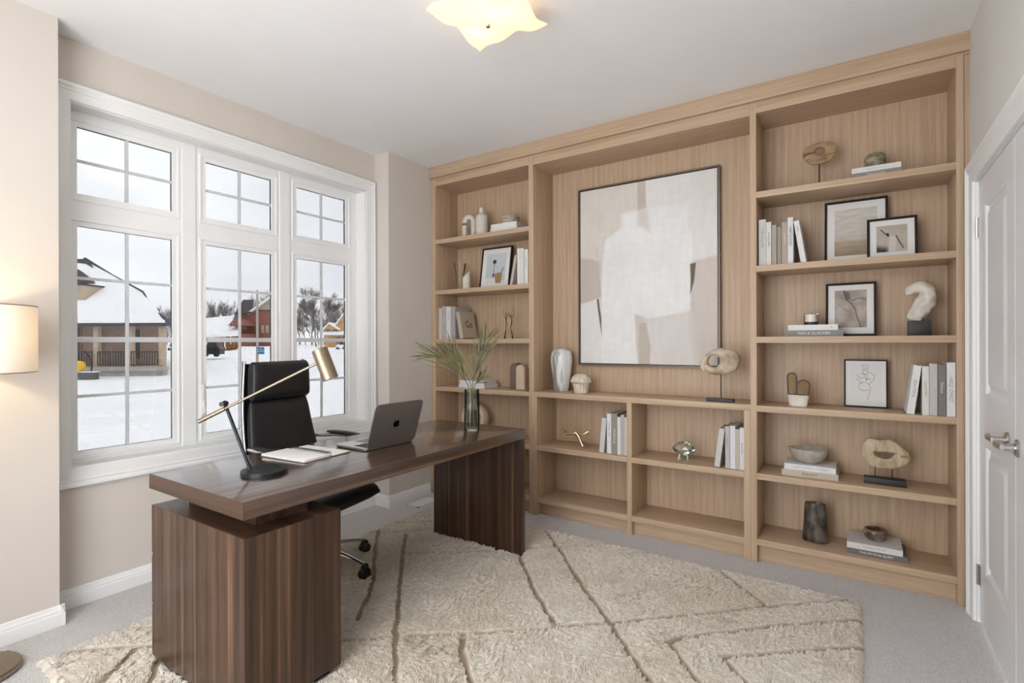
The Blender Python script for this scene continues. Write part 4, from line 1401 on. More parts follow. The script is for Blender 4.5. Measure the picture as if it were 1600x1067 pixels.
# second shelf of the unit by the closet
G = 'books on the second shelf by the closet'
z = RZ[1]
book('tall pale grey book at the end of the row against the panel', -0.470, -0.432, z, 0.268, LG, G, txt='THE ATELIER', ink='ink_grey')
book('off-white book second in the row on the second shelf', -0.4305, -0.404, z, 0.250, OW, G, txt='ESSAYS & FORM', size=0.42)
book('taupe book third in the row on the second shelf', -0.4005, -0.377, z, 0.230, (0.40, 0.35, 0.30), G)
book('thin taupe-grey short book in the middle of the row', -0.3735, -0.353, z, 0.216, (0.34, 0.29, 0.24), G)
book('wider beige-taupe book next to the tall white one', -0.3505, -0.3225, z, 0.238, TP, G, txt='MONOGRAPH', ink='ink_light', size=0.36)
book('tallest white book with dark spine lettering in the row', -0.3210, -0.2935, z, 0.262, WH, G, txt='HABITATIONS', size=0.62)
book('white book leaning against the end of the row', -0.256, -0.229, z, 0.240, WH, G, lean=-8.7, txt='LINES', size=0.45, tpos=0.8, ink='ink_grey')
# fourth shelf, right end
G = 'books on the fourth shelf by the closet'
z = RZ[3]
book('leaning white book with grey title beside upright books', 0.209, 0.240, z, 0.246, WH, G, y=3.262, lean=7.0, txt='BEAUTIFUL', size=0.6, tpos=0.52, ink='ink_grey')
book('cream book with pale title next to the leaning one', 0.2715, 0.298, z, 0.242, OW, G, y=3.262, txt='LIVING TIME', size=0.5, tpos=0.55, ink='ink_grey')
book('plain light grey-beige book in the fourth shelf row', 0.2995, 0.330, z, 0.256, (0.50, 0.46, 0.42), G, y=3.262)
book('dark grey-brown book with white script on its spine', 0.3325, 0.363, z, 0.252, (0.20, 0.18, 0.165), G, y=3.262, txt='Eduvase', ink='ink_light', size=0.55, tpos=0.55)
book('white book with bold spine title against the end panel', 0.3655, 0.398, z, 0.262, WH, G, y=3.262, txt='HELD CHILD', size=0.66, tpos=0.5, ink='ink_grey')
# central unit, two rows
G = 'books in the central low shelves'
z = 0.5126
book('leaning pale grey book in the cubby by the window', -1.472, -1.438, z, 0.238, LG, G, y=3.285, lean=5.2)
book('tall white book with grey title in the gold branch cubby', -1.4145, -1.384, z, 0.272, WH, G, y=3.285, txt='STONE YARD', size=0.5, ink='ink_grey')
book('grey-brown book with pale spine lettering in the gold branch cubby', -1.383, -1.340, z, 0.274, (0.30, 0.26, 0.22), G, y=3.285, txt='MAGNOLIA', ink='ink_light', size=0.45, tpos=0.45)
book('slim white book between grey-brown and grey spines', -1.339, -1.317, z, 0.252, WH, G, y=3.285)
book('slim grey book with white edge near the divider', -1.316, -1.291, z, 0.270, (0.44, 0.42, 0.41), G, y=3.285)
book('thin pinkish-white book touching the divider', -1.290, -1.268, z, 0.256, (0.62, 0.57, 0.53), G, y=3.285)
book('leaning pale greige book beside the crystal bowl', -0.719, -0.688, z, 0.234, (0.58, 0.55, 0.52), G, y=3.285, lean=7.5)
book('grey-beige book with pale title near the leaning one', -0.6555, -0.6305, z, 0.250, (0.50, 0.46, 0.43), G, y=3.285, txt='INTERIOR', ink='ink_grey', size=0.5)
book('plain bright white book in the crystal bowl cubby', -0.6285, -0.599, z, 0.256, (0.68, 0.67, 0.68), G, y=3.285)
book('narrow beige book between two white ones', -0.598, -0.577, z, 0.238, (0.50, 0.44, 0.39), G, y=3.285)
book('white book with dark script spine against the panel', -0.5755, -0.549, z, 0.248, WH, G, y=3.285, txt='Nord de Sur', size=0.5, tpos=0.5)
# narrow unit by the window
G = 'books on the narrow unit near the window'
z = LZ[1]
book('leaning beige book beside the poppy frame', -2.212, -2.190, z, 0.228, (0.50, 0.42, 0.36), G, lean=11.3)
book('tall white book on the poppy shelf', -2.1425, -2.119, z, 0.275, WH, G)
book('cream white book between the white ones on the poppy shelf', -2.118, -2.083, z, 0.273, OW, G)
book('white book with dark script spine on the poppy shelf end', -2.078, -2.046, z, 0.262, WH, G, txt='Mesa Verde', size=0.4, ink='ink_grey')
z = LZ[2]
book('thin pale beige book at the row start on the glass figurine shelf', -2.934, -2.901, z, 0.262, (0.56, 0.50, 0.44), G)
book('grey striped-spine book second from the row start', -2.899, -2.855, z, 0.276, (0.40, 0.37, 0.35), G, txt='KLIO', ink='ink_light', size=0.4)
book('white book with faint title on the glass figurine shelf', -2.853, -2.805, z, 0.272, (0.62, 0.61, 0.60), G, txt='MAISON', ink='ink_grey', size=0.35, tpos=0.7)
book('wide grey book on the glass figurine shelf', -2.803, -2.755, z, 0.270, (0.36, 0.34, 0.33), G)
o = book('beige book leaning on the row, cover marked with large dark letters', -2.705, -2.668, z, 0.226, (0.46, 0.39, 0.30), G, lean=-11.3)
text_part('Ga', 0.085, 'ink_dark', o, MX((0.0188, 0.10, 0.115), (0, 1, 0), (0, 0, 1)))

# lying stacks
G = 'books lying in stacks on the shelves'
z = RZ[0]
flat_book('grey book under a white one on the top shelf', -0.020, 0.196, z, 0.036, (0.30, 0.27, 0.24), G, y=3.32, txt='TERRAINE', ink='ink_light', size=0.5)
flat_book('white book under the olive bowl on the top shelf', -0.018, 0.194, z + 0.036, 0.027, WH, G, y=3.32, txt='NEUE RAUM IN LICHT', ink='ink_grey', size=0.34)
z = RZ[2]
flat_book('grey book with white title lying on the candle shelf', -0.334, -0.058, z, 0.034, (0.27, 0.255, 0.24), G, y=3.31, d=0.14, txt='ARK & GLACHES', ink='ink_light', size=0.62)
flat_book('white book beneath the candle', -0.323, -0.082, z + 0.034, 0.031, (0.74, 0.73, 0.71), G, y=3.32, d=0.13, txt='\u2013 D', ink='ink_grey', size=0.45, tx=0.085)
z = RZ[4]
flat_book('beige book with dark title under the white one and stone bowl', -0.355, -0.082, z, 0.034, (0.52, 0.45, 0.36), G, y=3.30, txt='SEQUENT', size=0.5)
flat_book('white book directly under the stone bowl', -0.343, -0.094, z + 0.034, 0.032, (0.70, 0.70, 0.71), G, y=3.305, d=0.19, txt='CLEMENT HARTMAN & CONVERSES', ink='ink_grey', size=0.34)
z = RZ[5]
flat_book('dark grey book with white title on the bottom shelf', -0.048, 0.216, z, 0.030, (0.16, 0.15, 0.14), G, y=3.305, d=0.21, txt='THE MYTH & QUIET', ink='ink_light', size=0.55)
flat_book('white book under the small brown bowl on the bottom shelf', -0.045, 0.196, z + 0.030, 0.031, (0.66, 0.64, 0.61), G, y=3.305, d=0.20, txt='MODERN HOUSE', ink='ink_grey', size=0.4)
z = LZ[0]
flat_book('white book at the bottom of the pair near the window corner', -2.405, -2.150, z, 0.033, (0.70, 0.68, 0.65), G, y=3.30)
flat_book('white book under the round lidded box', -2.396, -2.155, z + 0.033, 0.032, WH, G, y=3.30)
z = LZ[3]
flat_book('pale lilac-white lower book behind the palm leaves', -2.715, -2.452, z, 0.029, (0.66, 0.65, 0.67), G, y=3.285, d=0.19)
flat_book('pale upper book of the pair behind the palm leaves', -2.705, -2.458, z + 0.029, 0.030, (0.68, 0.67, 0.69), G, y=3.285, d=0.18)


# ------------------------------------------------------------------ ornaments
def irregular_ring(outer, hole, th, n=48, m_=14, seed=1, amp=0.004, freq=18, flat=3.0):
    """a pierced slab: outer(a), hole(a) give points (x, z); rounded cross-section th deep"""
    rings = []
    for i in range(n):
        a = 2 * PI * i / n
        O_, H_ = outer(a), hole(a)
        mx_, mz_ = (O_[0] + H_[0]) / 2, (O_[1] + H_[1]) / 2
        hx_, hz_ = (O_[0] - H_[0]) / 2, (O_[1] - H_[1]) / 2
        rings.append(sup((mx_, 0, mz_), (hx_, 0, hz_), (0, th / 2, 0), flat, m_))
    q = MB().loft(rings, loop=True)
    return wobble(q, amp, freq, seed)


wood('root_wood', [(0.3, (0.20, 0.115, 0.055)), (0.5, (0.34, 0.21, 0.11)), (0.7, (0.44, 0.29, 0.16))], (14, 14, 40), (60, 60, 200), rough=0.7, amt=0.5, bump=0.5)
wood('driftwood', [(0.3, (0.33, 0.24, 0.14)), (0.5, (0.48, 0.38, 0.25)), (0.7, (0.60, 0.50, 0.36))], (30, 30, 12), (120, 120, 40), rough=0.8, amt=0.5, bump=0.6)
pm('bone', (0.40, 0.295, 0.19), 0.6, vary=0.25, scale=(16, 16, 16), bump=0.4, bdist=0.003, c2=(0.60, 0.49, 0.36))
pm('stand_black', (0.022, 0.021, 0.02), 0.5, vary=0.15, scale=(40, 40, 40))
pm('plaster', (0.66, 0.61, 0.54), 0.75, vary=0.10, scale=(14, 14, 14), bump=0.35, bdist=0.002)
pm('stone_grey', (0.42, 0.37, 0.31), 0.85, vary=0.12, scale=(40, 40, 40), bump=0.4, bdist=0.002)
pm('glaze_bronze', (0.055, 0.042, 0.032), 0.32, metal=0.35, vary=0.4, scale=(26, 26, 14), bump=0.4, bdist=0.003, c2=(0.17, 0.145, 0.115))
pm('glaze_brown', (0.10, 0.058, 0.034), 0.25, vary=0.3, scale=(14, 14, 30), c2=(0.33, 0.23, 0.16))
pm('olive_stone', (0.16, 0.13, 0.075), 0.45, vary=0.4, scale=(22, 22, 40), bump=0.5, bdist=0.003, c2=(0.36, 0.31, 0.20))
pm('ceramic_cream', (0.64, 0.585, 0.51), 0.6, vary=0.05, scale=(30, 30, 30), bump=0.15)
pm('ceramic_sand', (0.62, 0.47, 0.35), 0.55, vary=0.05, scale=(20, 20, 20))
pm('ceramic_taupe', (0.17, 0.115, 0.085), 0.55, vary=0.10, scale=(20, 20, 20))
pm('ceramic_shell', (0.64, 0.56, 0.45), 0.65, vary=0.12, scale=(30, 30, 30), bump=0.3)
pm('ceramic_drip', (0.34, 0.32, 0.30), 0.28, vary=0.2, scale=(26, 26, 3), c2=(0.70, 0.70, 0.68), lo=0.40, hi=0.55)
pm('wicker', (0.40, 0.33, 0.25), 0.8, vary=0.35, scale=(20, 20, 180), bump=0.6, bdist=0.003)

# 1 top shelf, closet unit: pierced root disc on a pin
x, y, z = -0.170, 3.40, RZ[0]
t = thing('wood_disc_sculpture', (x, y, z), label='pierced wooden disc on a thin black pin on the top shelf', cat='sculpture')
bx('base', 'stand_black', (-0.045, 0.045, -0.03, 0.03, 0, 0.012), t, local=True, bevel=0.001)
MB().tube([(-0.002, 0, 0.010), (-0.002, 0, 0.15)], 0.004, 10).build('pin', 'stand_black', t, local=True)
out_ = lambda a: (0.082 * math.cos(a) * (1 + 0.05 * math.sin(3 * a)), 0.202 + 0.066 * math.sin(a) * (1 + 0.06 * math.cos(2 * a)))
hol_ = lambda a: (0.000 + 0.025 * math.cos(a), 0.211 + 0.022 * math.sin(a))
irregular_ring(out_, hol_, 0.022, seed=2, amp=0.004, freq=16, flat=5).build('disc', 'root_wood', t, local=True, smooth=0.9)
MB().tube([(-0.081, -0.0115, 0.193), (-0.06, -0.0125, 0.206), (-0.03, -0.0125, 0.207), (-0.017, -0.0115, 0.212)], [0.004, 0.0025, 0.002, 0.003], 6).build('split', 'ink_dark', t, local=True)
# 2 olive bowl on the books
t = MB().lathe([(0.0, 0.0), (0.035, 0.0), (0.042, 0.012), (0.048, 0.032), (0.0495, 0.055), (0.045, 0.078), (0.034, 0.086), (0.026, 0.084), (0.024, 0.06), (0.0, 0.05)], (0.088, 3.415, RZ[0] + 0.0635), 40, mod=lambda a, j, zz: 1 + 0.02 * math.sin(3 * a + j))
t.build('stone_bowl', 'olive_stone', None, smooth=0.9, label='olive brown rounded pot on the top shelf book stack', cat='bowl')
# 3 candle
t = thing('candle', (-0.212, 3.372, RZ[2] + 0.0655), label='white candle in a dark-bottomed glass tumbler on stacked books', cat='candle')
MB().lathe([(0.0, 0.0), (0.035, 0.0), (0.036, 0.016), (0.0, 0.016)], seg=32).build('dark_base', 'stand_black', t, local=True, smooth=0.6)
MB().lathe([(0.0, 0.0165), (0.0335, 0.0165), (0.0335, 0.058), (0.030, 0.060), (0.0, 0.059)], seg=32).build('wax', pm('wax_white', (0.78, 0.72, 0.66), 0.5), t, local=True, smooth=0.6)
MB().tube([(0, 0, 0.058), (0.0005, 0, 0.071)], 0.0014, 6).build('wick', 'ink_dark', t, local=True)
MB().lathe([(0.0345, 0.016), (0.0365, 0.016), (0.0368, 0.066), (0.0355, 0.066)], seg=32, cap=False).build('glass', 'clear_glass', t, local=True, smooth=0.8)
# 4 white abstract sculpture on a black block
t = thing('abstract_sculpture', (0.272, 3.40, RZ[2]), label='white carved hook-shaped sculpture on a black block', cat='sculpture')
bx('plinth_block', 'stand_black', (-0.048, 0.047, -0.035, 0.035, 0, 0.077), t, local=True, bevel=0.0015)
pth = [(-0.006, 0, 0.080), (-0.010, 0, 0.098), (0.000, 0, 0.125), (0.018, 0, 0.158), (0.030, 0, 0.195), (0.030, 0, 0.228), (0.010, 0, 0.252), (-0.018, 0, 0.250), (-0.042, 0, 0.234), (-0.056, 0, 0.218)]
rad = [0.036, 0.048, 0.052, 0.050, 0.047, 0.046, 0.041, 0.036, 0.026, 0.010]
pp = bez([Vector(p) for p in pth], 36)
rr_ = np.interp(np.linspace(0, 9, 37), range(10), rad)
q = MB().tube(pp, list(rr_), 26, flat=0.8)
wobble(q, 0.012, 30, 3.1)
zmin = min(p[2] for p in q.v)
q.v = [(a, b, max(c_, 0.0775)) for a, b, c_ in q.v]
q.build('carved_form', 'plaster', t, local=True, smooth=1.0)
# 5 smoked glass loops on a crumpled stone base
t = thing('glass_sculpture', (-0.276, 3.345, RZ[3]), label='smoky brown glass arches set in a crumpled white base', cat='sculpture')
q = MB().loft([sup((0, 0, zz), (w_, 0, 0), (0, 0.034, 0), 3, 20) for zz, w_ in ((0.0, 0.046), (0.02, 0.050), (0.045, 0.053), (0.064, 0.055))])
wobble(q, 0.004, 30, 5)
q.v = [(a, b, max(c_, 0.0)) for a, b, c_ in q.v]
q.build('base', 'plaster', t, local=True, smooth=0.7)
pm('amber_edge', (0.085, 0.05, 0.022), 0.15, metal=0.2, vary=0.2, scale=(30, 30, 30))
thin_glass('amber_glass', (0.62, 0.52, 0.34), 1.4, 0.05, gloss=(0.6, 0.5, 0.38))


def arch_pts(cx, w_, z0, z1, lean=0.0):
    out = [(cx - w_, z0)]
    for k in range(13):
        a = PI - PI * k / 12
        out.append((cx + w_ * math.cos(a) + lean * (z1 - z0), z1 - w_ + w_ * math.sin(a)))
    out.append((cx + w_, z0))
    return out


for cx, w_, z0, z1, ln, yy in ((-0.028, 0.022, 0.058, 0.186, -0.03, 0.008), (0.018, 0.030, 0.058, 0.148, 0.10, -0.006)):
    ap = arch_pts(cx, w_, z0, z1, ln)
    e_ = MB().tube([(a, yy, b) for a, b in ap], 0.0045, 8).build('glass_arch', 'amber_edge', t, local=True, smooth=1.0)
    MB().loft([[(a, yy + o_, b) for a, b in ap] for o_ in (-0.002, 0.002)]).build('glass_leaf', 'amber_glass', e_, local=True)
# 6 stone bowl on books
t = MB().lathe([(0.0, 0.0), (0.045, 0.0), (0.050, 0.004), (0.075, 0.022), (0.092, 0.052), (0.097, 0.080), (0.094, 0.083), (0.088, 0.078), (0.078, 0.045), (0.05, 0.020), (0.0, 0.016)], (-0.228, 3.392, RZ[4] + 0.0665), 48, sy=0.95,
               mod=lambda a, j, zz: 1 + (0.10 * math.exp(-((a - PI) / 0.22) ** 2) if zz > 0.06 else 0) + 0.015 * math.sin(2 * a))
t.build('spouted_bowl', 'stone_grey', None, smooth=0.9, label='grey stoneware bowl with a small spout on stacked books', cat='bowl')
# 7 pierced driftwood slab on two pins
t = thing('driftwood_sculpture', (0.124, 3.375, RZ[4]), label='pale weathered wood slab with a mouth-like hole on a black stand', cat='sculpture')
bx('base', 'stand_black', (-0.092, 0.090, -0.034, 0.034, 0, 0.032), t, local=True, bevel=0.001)
for px in (-0.042, 0.032):
    MB().tube([(px, 0, 0.03), (px, 0, 0.10)], 0.0026, 8).build('pin', 'stand_black', t, local=True)


def slab_o(a):
    c_, s2 = math.cos(a), math.sin(a)
    x_ = 0.104 * math.copysign(abs(c_) ** 0.78, c_)
    z_ = 0.160 + 0.078 * math.copysign(abs(s2) ** 0.72, s2) * (1 - 0.22 * math.exp(-((x_ - 0.09) / 0.04) ** 2))
    z_ += 0.008 * (-x_ / 0.1) + (0.006 * math.sin(x_ * 60) if s2 > 0 else 0.004 * math.sin(x_ * 45))
    return (x_, z_)


slab_h = lambda a: (-0.002 + 0.044 * math.cos(a), 0.160 + (0.008 if math.sin(a) > 0 else 0.026) * math.sin(a) + 0.010 * math.cos(a) ** 2)
irregular_ring(slab_o, slab_h, 0.036, n=64, seed=7, amp=0.005, freq=24, flat=5).build('wood_slab', 'driftwood', t, local=True, smooth=0.8)
bx('notch', 'root_wood', (0.066, 0.105, -0.0195, -0.016, 0.150, 0.162), t, local=True)
# 8 bronze-glazed vase
t = MB().lathe([(0.0, 0.0), (0.058, 0.0), (0.064, 0.006), (0.063, 0.03), (0.058, 0.10), (0.054, 0.17), (0.051, 0.212), (0.050, 0.216), (0.045, 0.212), (0.047, 0.15), (0.05, 0.02), (0.0, 0.015)], (-0.196, 3.392, RZ[5]), 40, sy=0.66,
               mod=lambda a, j, zz: 1 + 0.03 * math.sin(4 * a + zz * 14) + 0.015 * math.sin(9 * a))
wobble(t, 0.003, 25, 2)
zz0 = min(p[2] for p in t.v)
t.v = [(a, b, c_ + RZ[5] - zz0) for a, b, c_ in t.v]
t.build('bronze_vase', 'glaze_bronze', None, smooth=0.9, label='dark bronze-glazed flattened vase on the bottom shelf', cat='vase')
# 9 brown bowl
t = MB().lathe([(0.0, 0.0), (0.028, 0.0), (0.032, 0.004), (0.050, 0.020), (0.056, 0.040), (0.052, 0.058), (0.046, 0.062), (0.043, 0.058), (0.048, 0.040), (0.040, 0.018), (0.0, 0.010)], (0.083, 3.405, RZ[5] + 0.0615), 40)
t.build('small_bowl', 'glaze_brown', None, smooth=0.9, label='small brown and beige glazed bowl on a book pair', cat='bowl')
# 10 tall drip-glazed vase on the ledge
t = MB().lathe([(0.0, 0.0), (0.048, 0.0), (0.052, 0.006), (0.060, 0.06), (0.072, 0.14), (0.080, 0.21), (0.080, 0.255), (0.070, 0.292), (0.050, 0.312), (0.034, 0.316), (0.030, 0.31), (0.028, 0.28), (0.0, 0.25)], (-1.836, 3.425, 0.9056), 56,
               mod=lambda a, j, zz: 1 + 0.028 * math.cos(7 * a))
t.build('drip_glaze_vase', 'ceramic_drip', None, smooth=0.9, label='tall fluted grey-white drip-glazed vase on the ledge', cat='vase')
# 11 cupcake-shaped pot
t = thing('fluted_pot', (-1.640, 3.352, 0.9056), label='small cream fluted pot with a domed shell-like top on the ledge', cat='pot')
MB().lathe([(0.0, 0.0), (0.044, 0.0), (0.046, 0.004), (0.054, 0.05), (0.060, 0.072), (0.0, 0.074)], seg=64, mod=lambda a, j, zz: 1 + 0.05 * math.cos(14 * a)).build('cup', 'ceramic_shell', t, local=True, smooth=0.9)
q = MB().lathe([(0.050, 0.066), (0.072, 0.074), (0.077, 0.082), (0.072, 0.094), (0.066, 0.110), (0.048, 0.128), (0.022, 0.136), (0.0, 0.137)], seg=14)
wobble(q, 0.004, 30, 1).build('dome', 'ceramic_shell', t, local=True)
# 12 bone ring on a stand
t = thing('ring_sculpture', (-0.688, 3.312, 0.9056), label='bone-coloured pierced ring sculpture on a black pin and base', cat='sculpture')
bx('base', 'stand_black', (-0.077, 0.077, -0.026, 0.026, 0, 0.019), t, local=True, bevel=0.001)
MB().tube([(0.004, 0, 0.017), (0.004, 0, 0.175)], 0.0035, 10).build('pin', 'stand_black', t, local=True)
o2 = lambda a: (0.006 + 0.106 * math.cos(a) * (1 + 0.04 * math.sin(2 * a)), 0.243 + (0.080 if math.sin(a) > 0 else 0.086) * math.sin(a) * (1 + 0.05 * math.cos(3 * a)))
h2 = lambda a: (-0.030 + 0.034 * math.cos(a), 0.245 + 0.033 * math.sin(a))
q = irregular_ring(o2, h2, 0.062, n=60, seed=9, amp=0.014, freq=14, flat=2.2)
q.build('bone_ring', 'bone', t, local=True, smooth=1.0)
MB().tube([(-0.088, -0.012, 0.245), (-0.097, -0.016, 0.205), (-0.090, -0.014, 0.178)], [0.024, 0.017, 0.006], 12).build('bone_spur', 'bone', t, local=True, smooth=1.0)
# 13 gold branch
t = thing('gold_branch', (-1.640, 3.352, 0.5215), label='polished gold branch ornament in the low central cubby', cat='ornament')
q = MB()
br = lambda p, r: q.tube(bez([Vector(a) for a in p], 14), list(np.interp(np.linspace(0, 1, 15), np.linspace(0, 1, len(r)), r)), 10)
br([(0.012, 0.0, 0.004), (-0.004, 0, 0.035), (-0.022, 0.003, 0.070), (-0.048, 0, 0.100)], [0.013, 0.011, 0.013, 0.012])
br([(-0.040, 0, 0.092), (-0.075, -0.01, 0.086), (-0.110, -0.012, 0.084), (-0.138, -0.006, 0.100), (-0.158, 0, 0.114)], [0.011, 0.009, 0.011, 0.008, 0.004])
br([(-0.110, -0.012, 0.084), (-0.125, -0.025, 0.078)], [0.006, 0.003])
br([(-0.030, 0.002, 0.076), (0.000, 0.03, 0.082), (0.022, 0.045, 0.098), (0.034, 0.05, 0.104)], [0.007, 0.006, 0.009, 0.008])
br([(0.024, 0.046, 0.098), (0.044, 0.042, 0.088)], [0.006, 0.003])
br([(-0.005, 0.0, 0.04), (0.004, 0.05, 0.02), (0.006, 0.07, 0.004)], [0.006, 0.005, 0.004])
q.build('branch', 'gold', t, local=True, smooth=1.0)
# 14 faceted iridescent crystal
thin_glass('crystal_glass', (0.90, 0.92, 0.88), 1.45, 0.10, gloss=(0.92, 1.0, 0.96), extra=0.08)
t = thing('crystal_bowl', (-0.922, 3.368, 0.5140), label='faceted iridescent glass crystal on the low central shelf', cat='ornament')
bm_ = bmesh.new()
bmesh.ops.create_icosphere(bm_, subdivisions=2, radius=1.0)
q = MB()
vv = []
for v in bm_.verts:
    k = 1 + 0.10 * mnoise.noise(v.co * 3.3)
    x_, y_, z_ = v.co * k
    x_ = x_ * 0.066 + math.copysign(max(0, abs(x_) - 0.8) * 0.06, x_)
    vv.append((x_, y_ * 0.052, 0.072 + z_ * 0.046))
q.add(vv, [[v.index for v in f.verts] for f in bm_.faces])
bm_.free()
q.build('faceted_body', 'crystal_glass', t, local=True)
for k in range(4):
    a = PI / 4 + k * PI / 2
    MB().tube([(0.034 * math.cos(a), 0.028 * math.sin(a), 0.036), (0.042 * math.cos(a), 0.034 * math.sin(a), 0.0)], [0.010, 0.006], 5).build('foot', 'crystal_glass', t, local=True)
# 15 top shelf near the window: arch, bottle, lidded box
t = MB()
ap = [(-0.046, 0.0)] + [(-0.046, 0.06), (-0.046, 0.115)] + [(0.046 * math.cos(a), 0.135 + 0.046 * math.sin(a)) for a in np.linspace(PI, 0, 15)] + [(0.046, 0.115), (0.046, 0.06), (0.046, 0.0)]
rings = []
for i, (a, b) in enumerate(ap):
    rings.append(sup((-2.678 + a, 3.385, LZ[0] + max(b, 0.0)), ((0.021, 0, 0) if b < 0.13 else (0.021 * math.cos(math.atan2(b - 0.135, a)), 0, 0.021 * math.sin(math.atan2(b - 0.135, a)))), (0, 0.024, 0), 3, 16))
t.loft(rings).build('arch_ornament', 'ceramic_cream', None, smooth=1.0, label='cream ceramic arch on the top shelf near the window', cat='ornament')
t = MB().lathe([(0.0, 0.0), (0.050, 0.0), (0.053, 0.005), (0.053, 0.16), (0.047, 0.178), (0.026, 0.188), (0.020, 0.196), (0.019, 0.232), (0.021, 0.238), (0.016, 0.238), (0.014, 0.20), (0.0, 0.19)], (-2.550, 3.385, LZ[0]), 40)
t.build('bottle_vase', 'ceramic_cream', None, smooth=0.9, label='pale bottle-shaped ceramic vase beside the cream arch', cat='vase')
t = thing('lidded_box', (-2.270, 3.385, LZ[0] + 0.0655), label='round woven lidded box on two white books', cat='box')
MB().lathe([(0.0, 0.0), (0.068, 0.0), (0.071, 0.004), (0.071, 0.040), (0.0, 0.041)], seg=44).build('box_body', 'wicker', t, local=True, smooth=0.6)
MB().lathe([(0.0, 0.0415), (0.073, 0.0415), (0.074, 0.046), (0.073, 0.062), (0.068, 0.067), (0.0, 0.068)], seg=44).build('lid', 'wicker', t, local=True, smooth=0.6)
# 16 glass cup and scoop, poppy shelf
t = thing('glass_tumbler', (-2.770, 3.372, LZ[1]), label='rippled clear glass vase on the poppy shelf', cat='vase')
MB().lathe([(0.0, 0.0), (0.032, 0.0), (0.034, 0.004), (0.030, 0.06), (0.036, 0.14), (0.052, 0.225), (0.049, 0.225), (0.033, 0.14), (0.027, 0.06), (0.0, 0.012)], seg=40, mod=lambda a, j, zz: 1 + 0.04 * math.sin(6 * a)).build('glass_body', 'clear_glass', t, local=True, smooth=0.9)
t = thing('cut_vase', (-2.690, 3.358, LZ[1]), label='cream cylinder with a slanted dark mouth beside the glass vase', cat='vase')
q = MB()
N = 30
rg = lambda r, zf: [(r * math.cos(2 * PI * k / N), r * math.sin(2 * PI * k / N), zf(2 * PI * k / N)) for k in range(N)]
top_ = lambda a: 0.125 + 0.022 * math.sin(a) + 0.012 * math.cos(a)
q.loft([rg(0.033, lambda a: 0.0), rg(0.034, lambda a: 0.05), rg(0.034, top_), rg(0.028, top_), rg(0.026, lambda a: 0.045)])
q.build('body', 'ceramic_cream', t, local=True, smooth=0.6)
MB().loft([rg(0.027, lambda a: 0.085), rg(0.027, lambda a: top_(a) - 0.010)]).build('dark_inside', 'ceramic_taupe', t, local=True, smooth=0.6)
# 17 wire-like glass figurine
t = thing('glass_figurine', (-2.290, 3.388, LZ[2]), label='clear blown glass figurine with raised arms', cat='figurine')
q = MB()
gt = lambda p, r, s2=10: q.tube(bez([Vector(a) for a in p], 16), list(np.interp(np.linspace(0, 1, 17), np.linspace(0, 1, len(r)), r)), s2)
gt([(0, 0, 0.001), (0, 0, 0.05), (-0.004, 0, 0.085), (0.004, 0, 0.125), (0.002, 0, 0.165), (-0.012, 0, 0.19)], [0.038, 0.030, 0.020, 0.026, 0.028, 0.014], 16)
gt([(-0.016, 0, 0.17), (-0.034, 0, 0.19), (-0.040, 0, 0.22), (-0.034, 0, 0.245)], [0.010, 0.010, 0.008, 0.006])
gt([(0.018, 0, 0.16), (0.040, 0, 0.19), (0.046, 0, 0.215), (0.056, 0, 0.250)], [0.012, 0.009, 0.009, 0.007])
gt([(-0.012, 0, 0.185), (-0.012, 0, 0.20), (-0.010, 0, 0.215)], [0.008, 0.013, 0.008])
q.build('figure', 'clear_glass', t, local=True, smooth=1.0)
# 18 nested arches
t = thing('nested_arches', (-2.185, 3.375, LZ[3]), label='two-tone ceramic arch ornament in taupe and sand', cat='ornament')
ap = lambda w_, h_: [(-w_, 0.0), (-w_, (h_ - w_) * 0.5)] + [(w_ * math.cos(a), h_ - w_ + w_ * math.sin(a)) for a in np.linspace(PI, 0, 19)] + [(w_, (h_ - w_) * 0.5), (w_, 0.0)]
MB().loft([[(a - 0.030, yy, b) for a, b in ap(0.042, 0.205)] for yy in (-0.02, 0.045)]).build('dark_arch', 'ceramic_taupe', t, local=True, bevel=0.003)
q = MB().loft([[(a + 0.034, yy, b) for a, b in ap(0.040, 0.196)] for yy in (-0.042, 0.03)])
q.build('light_arch', 'ceramic_sand', t, local=True, bevel=0.014, bseg=4)
# 19 round ring vase low behind the glass vase
t = thing('moon_vase', (-2.640, 3.40, LZ[4]), label='round beige disc vase low on the shelf behind the desk', cat='vase')
o3 = lambda a: (0.130 * math.cos(a), 0.135 + 0.130 * math.sin(a))
h3 = lambda a: (0.030 + 0.046 * math.cos(a), 0.150 + 0.046 * math.sin(a))
q = irregular_ring(o3, h3, 0.085, n=64, seed=4, amp=0.001, freq=10, flat=2.4)
zz0 = min(p[2] for p in q.v)
q.v = [(a, b, c_ - zz0) for a, b, c_ in q.v]
q.build('vase_body', 'ceramic_sand', t, local=True, smooth=1.0)
MB().lathe([(0.0, 0.255), (0.022, 0.255), (0.018, 0.275), (0.022, 0.290), (0.015, 0.290), (0.0, 0.27)], seg=24).build('neck', 'ceramic_sand', t, local=True, smooth=0.8)
# ------------------------------------------------------------------ the snowy street outside
def P(u, v, d):
    """a point d metres down the street axis, given as a bearing and an elevation in lens pixels"""
    return ((u - 800) / FPX * d, CAM_H + (534.9 - v) / FPX * d)


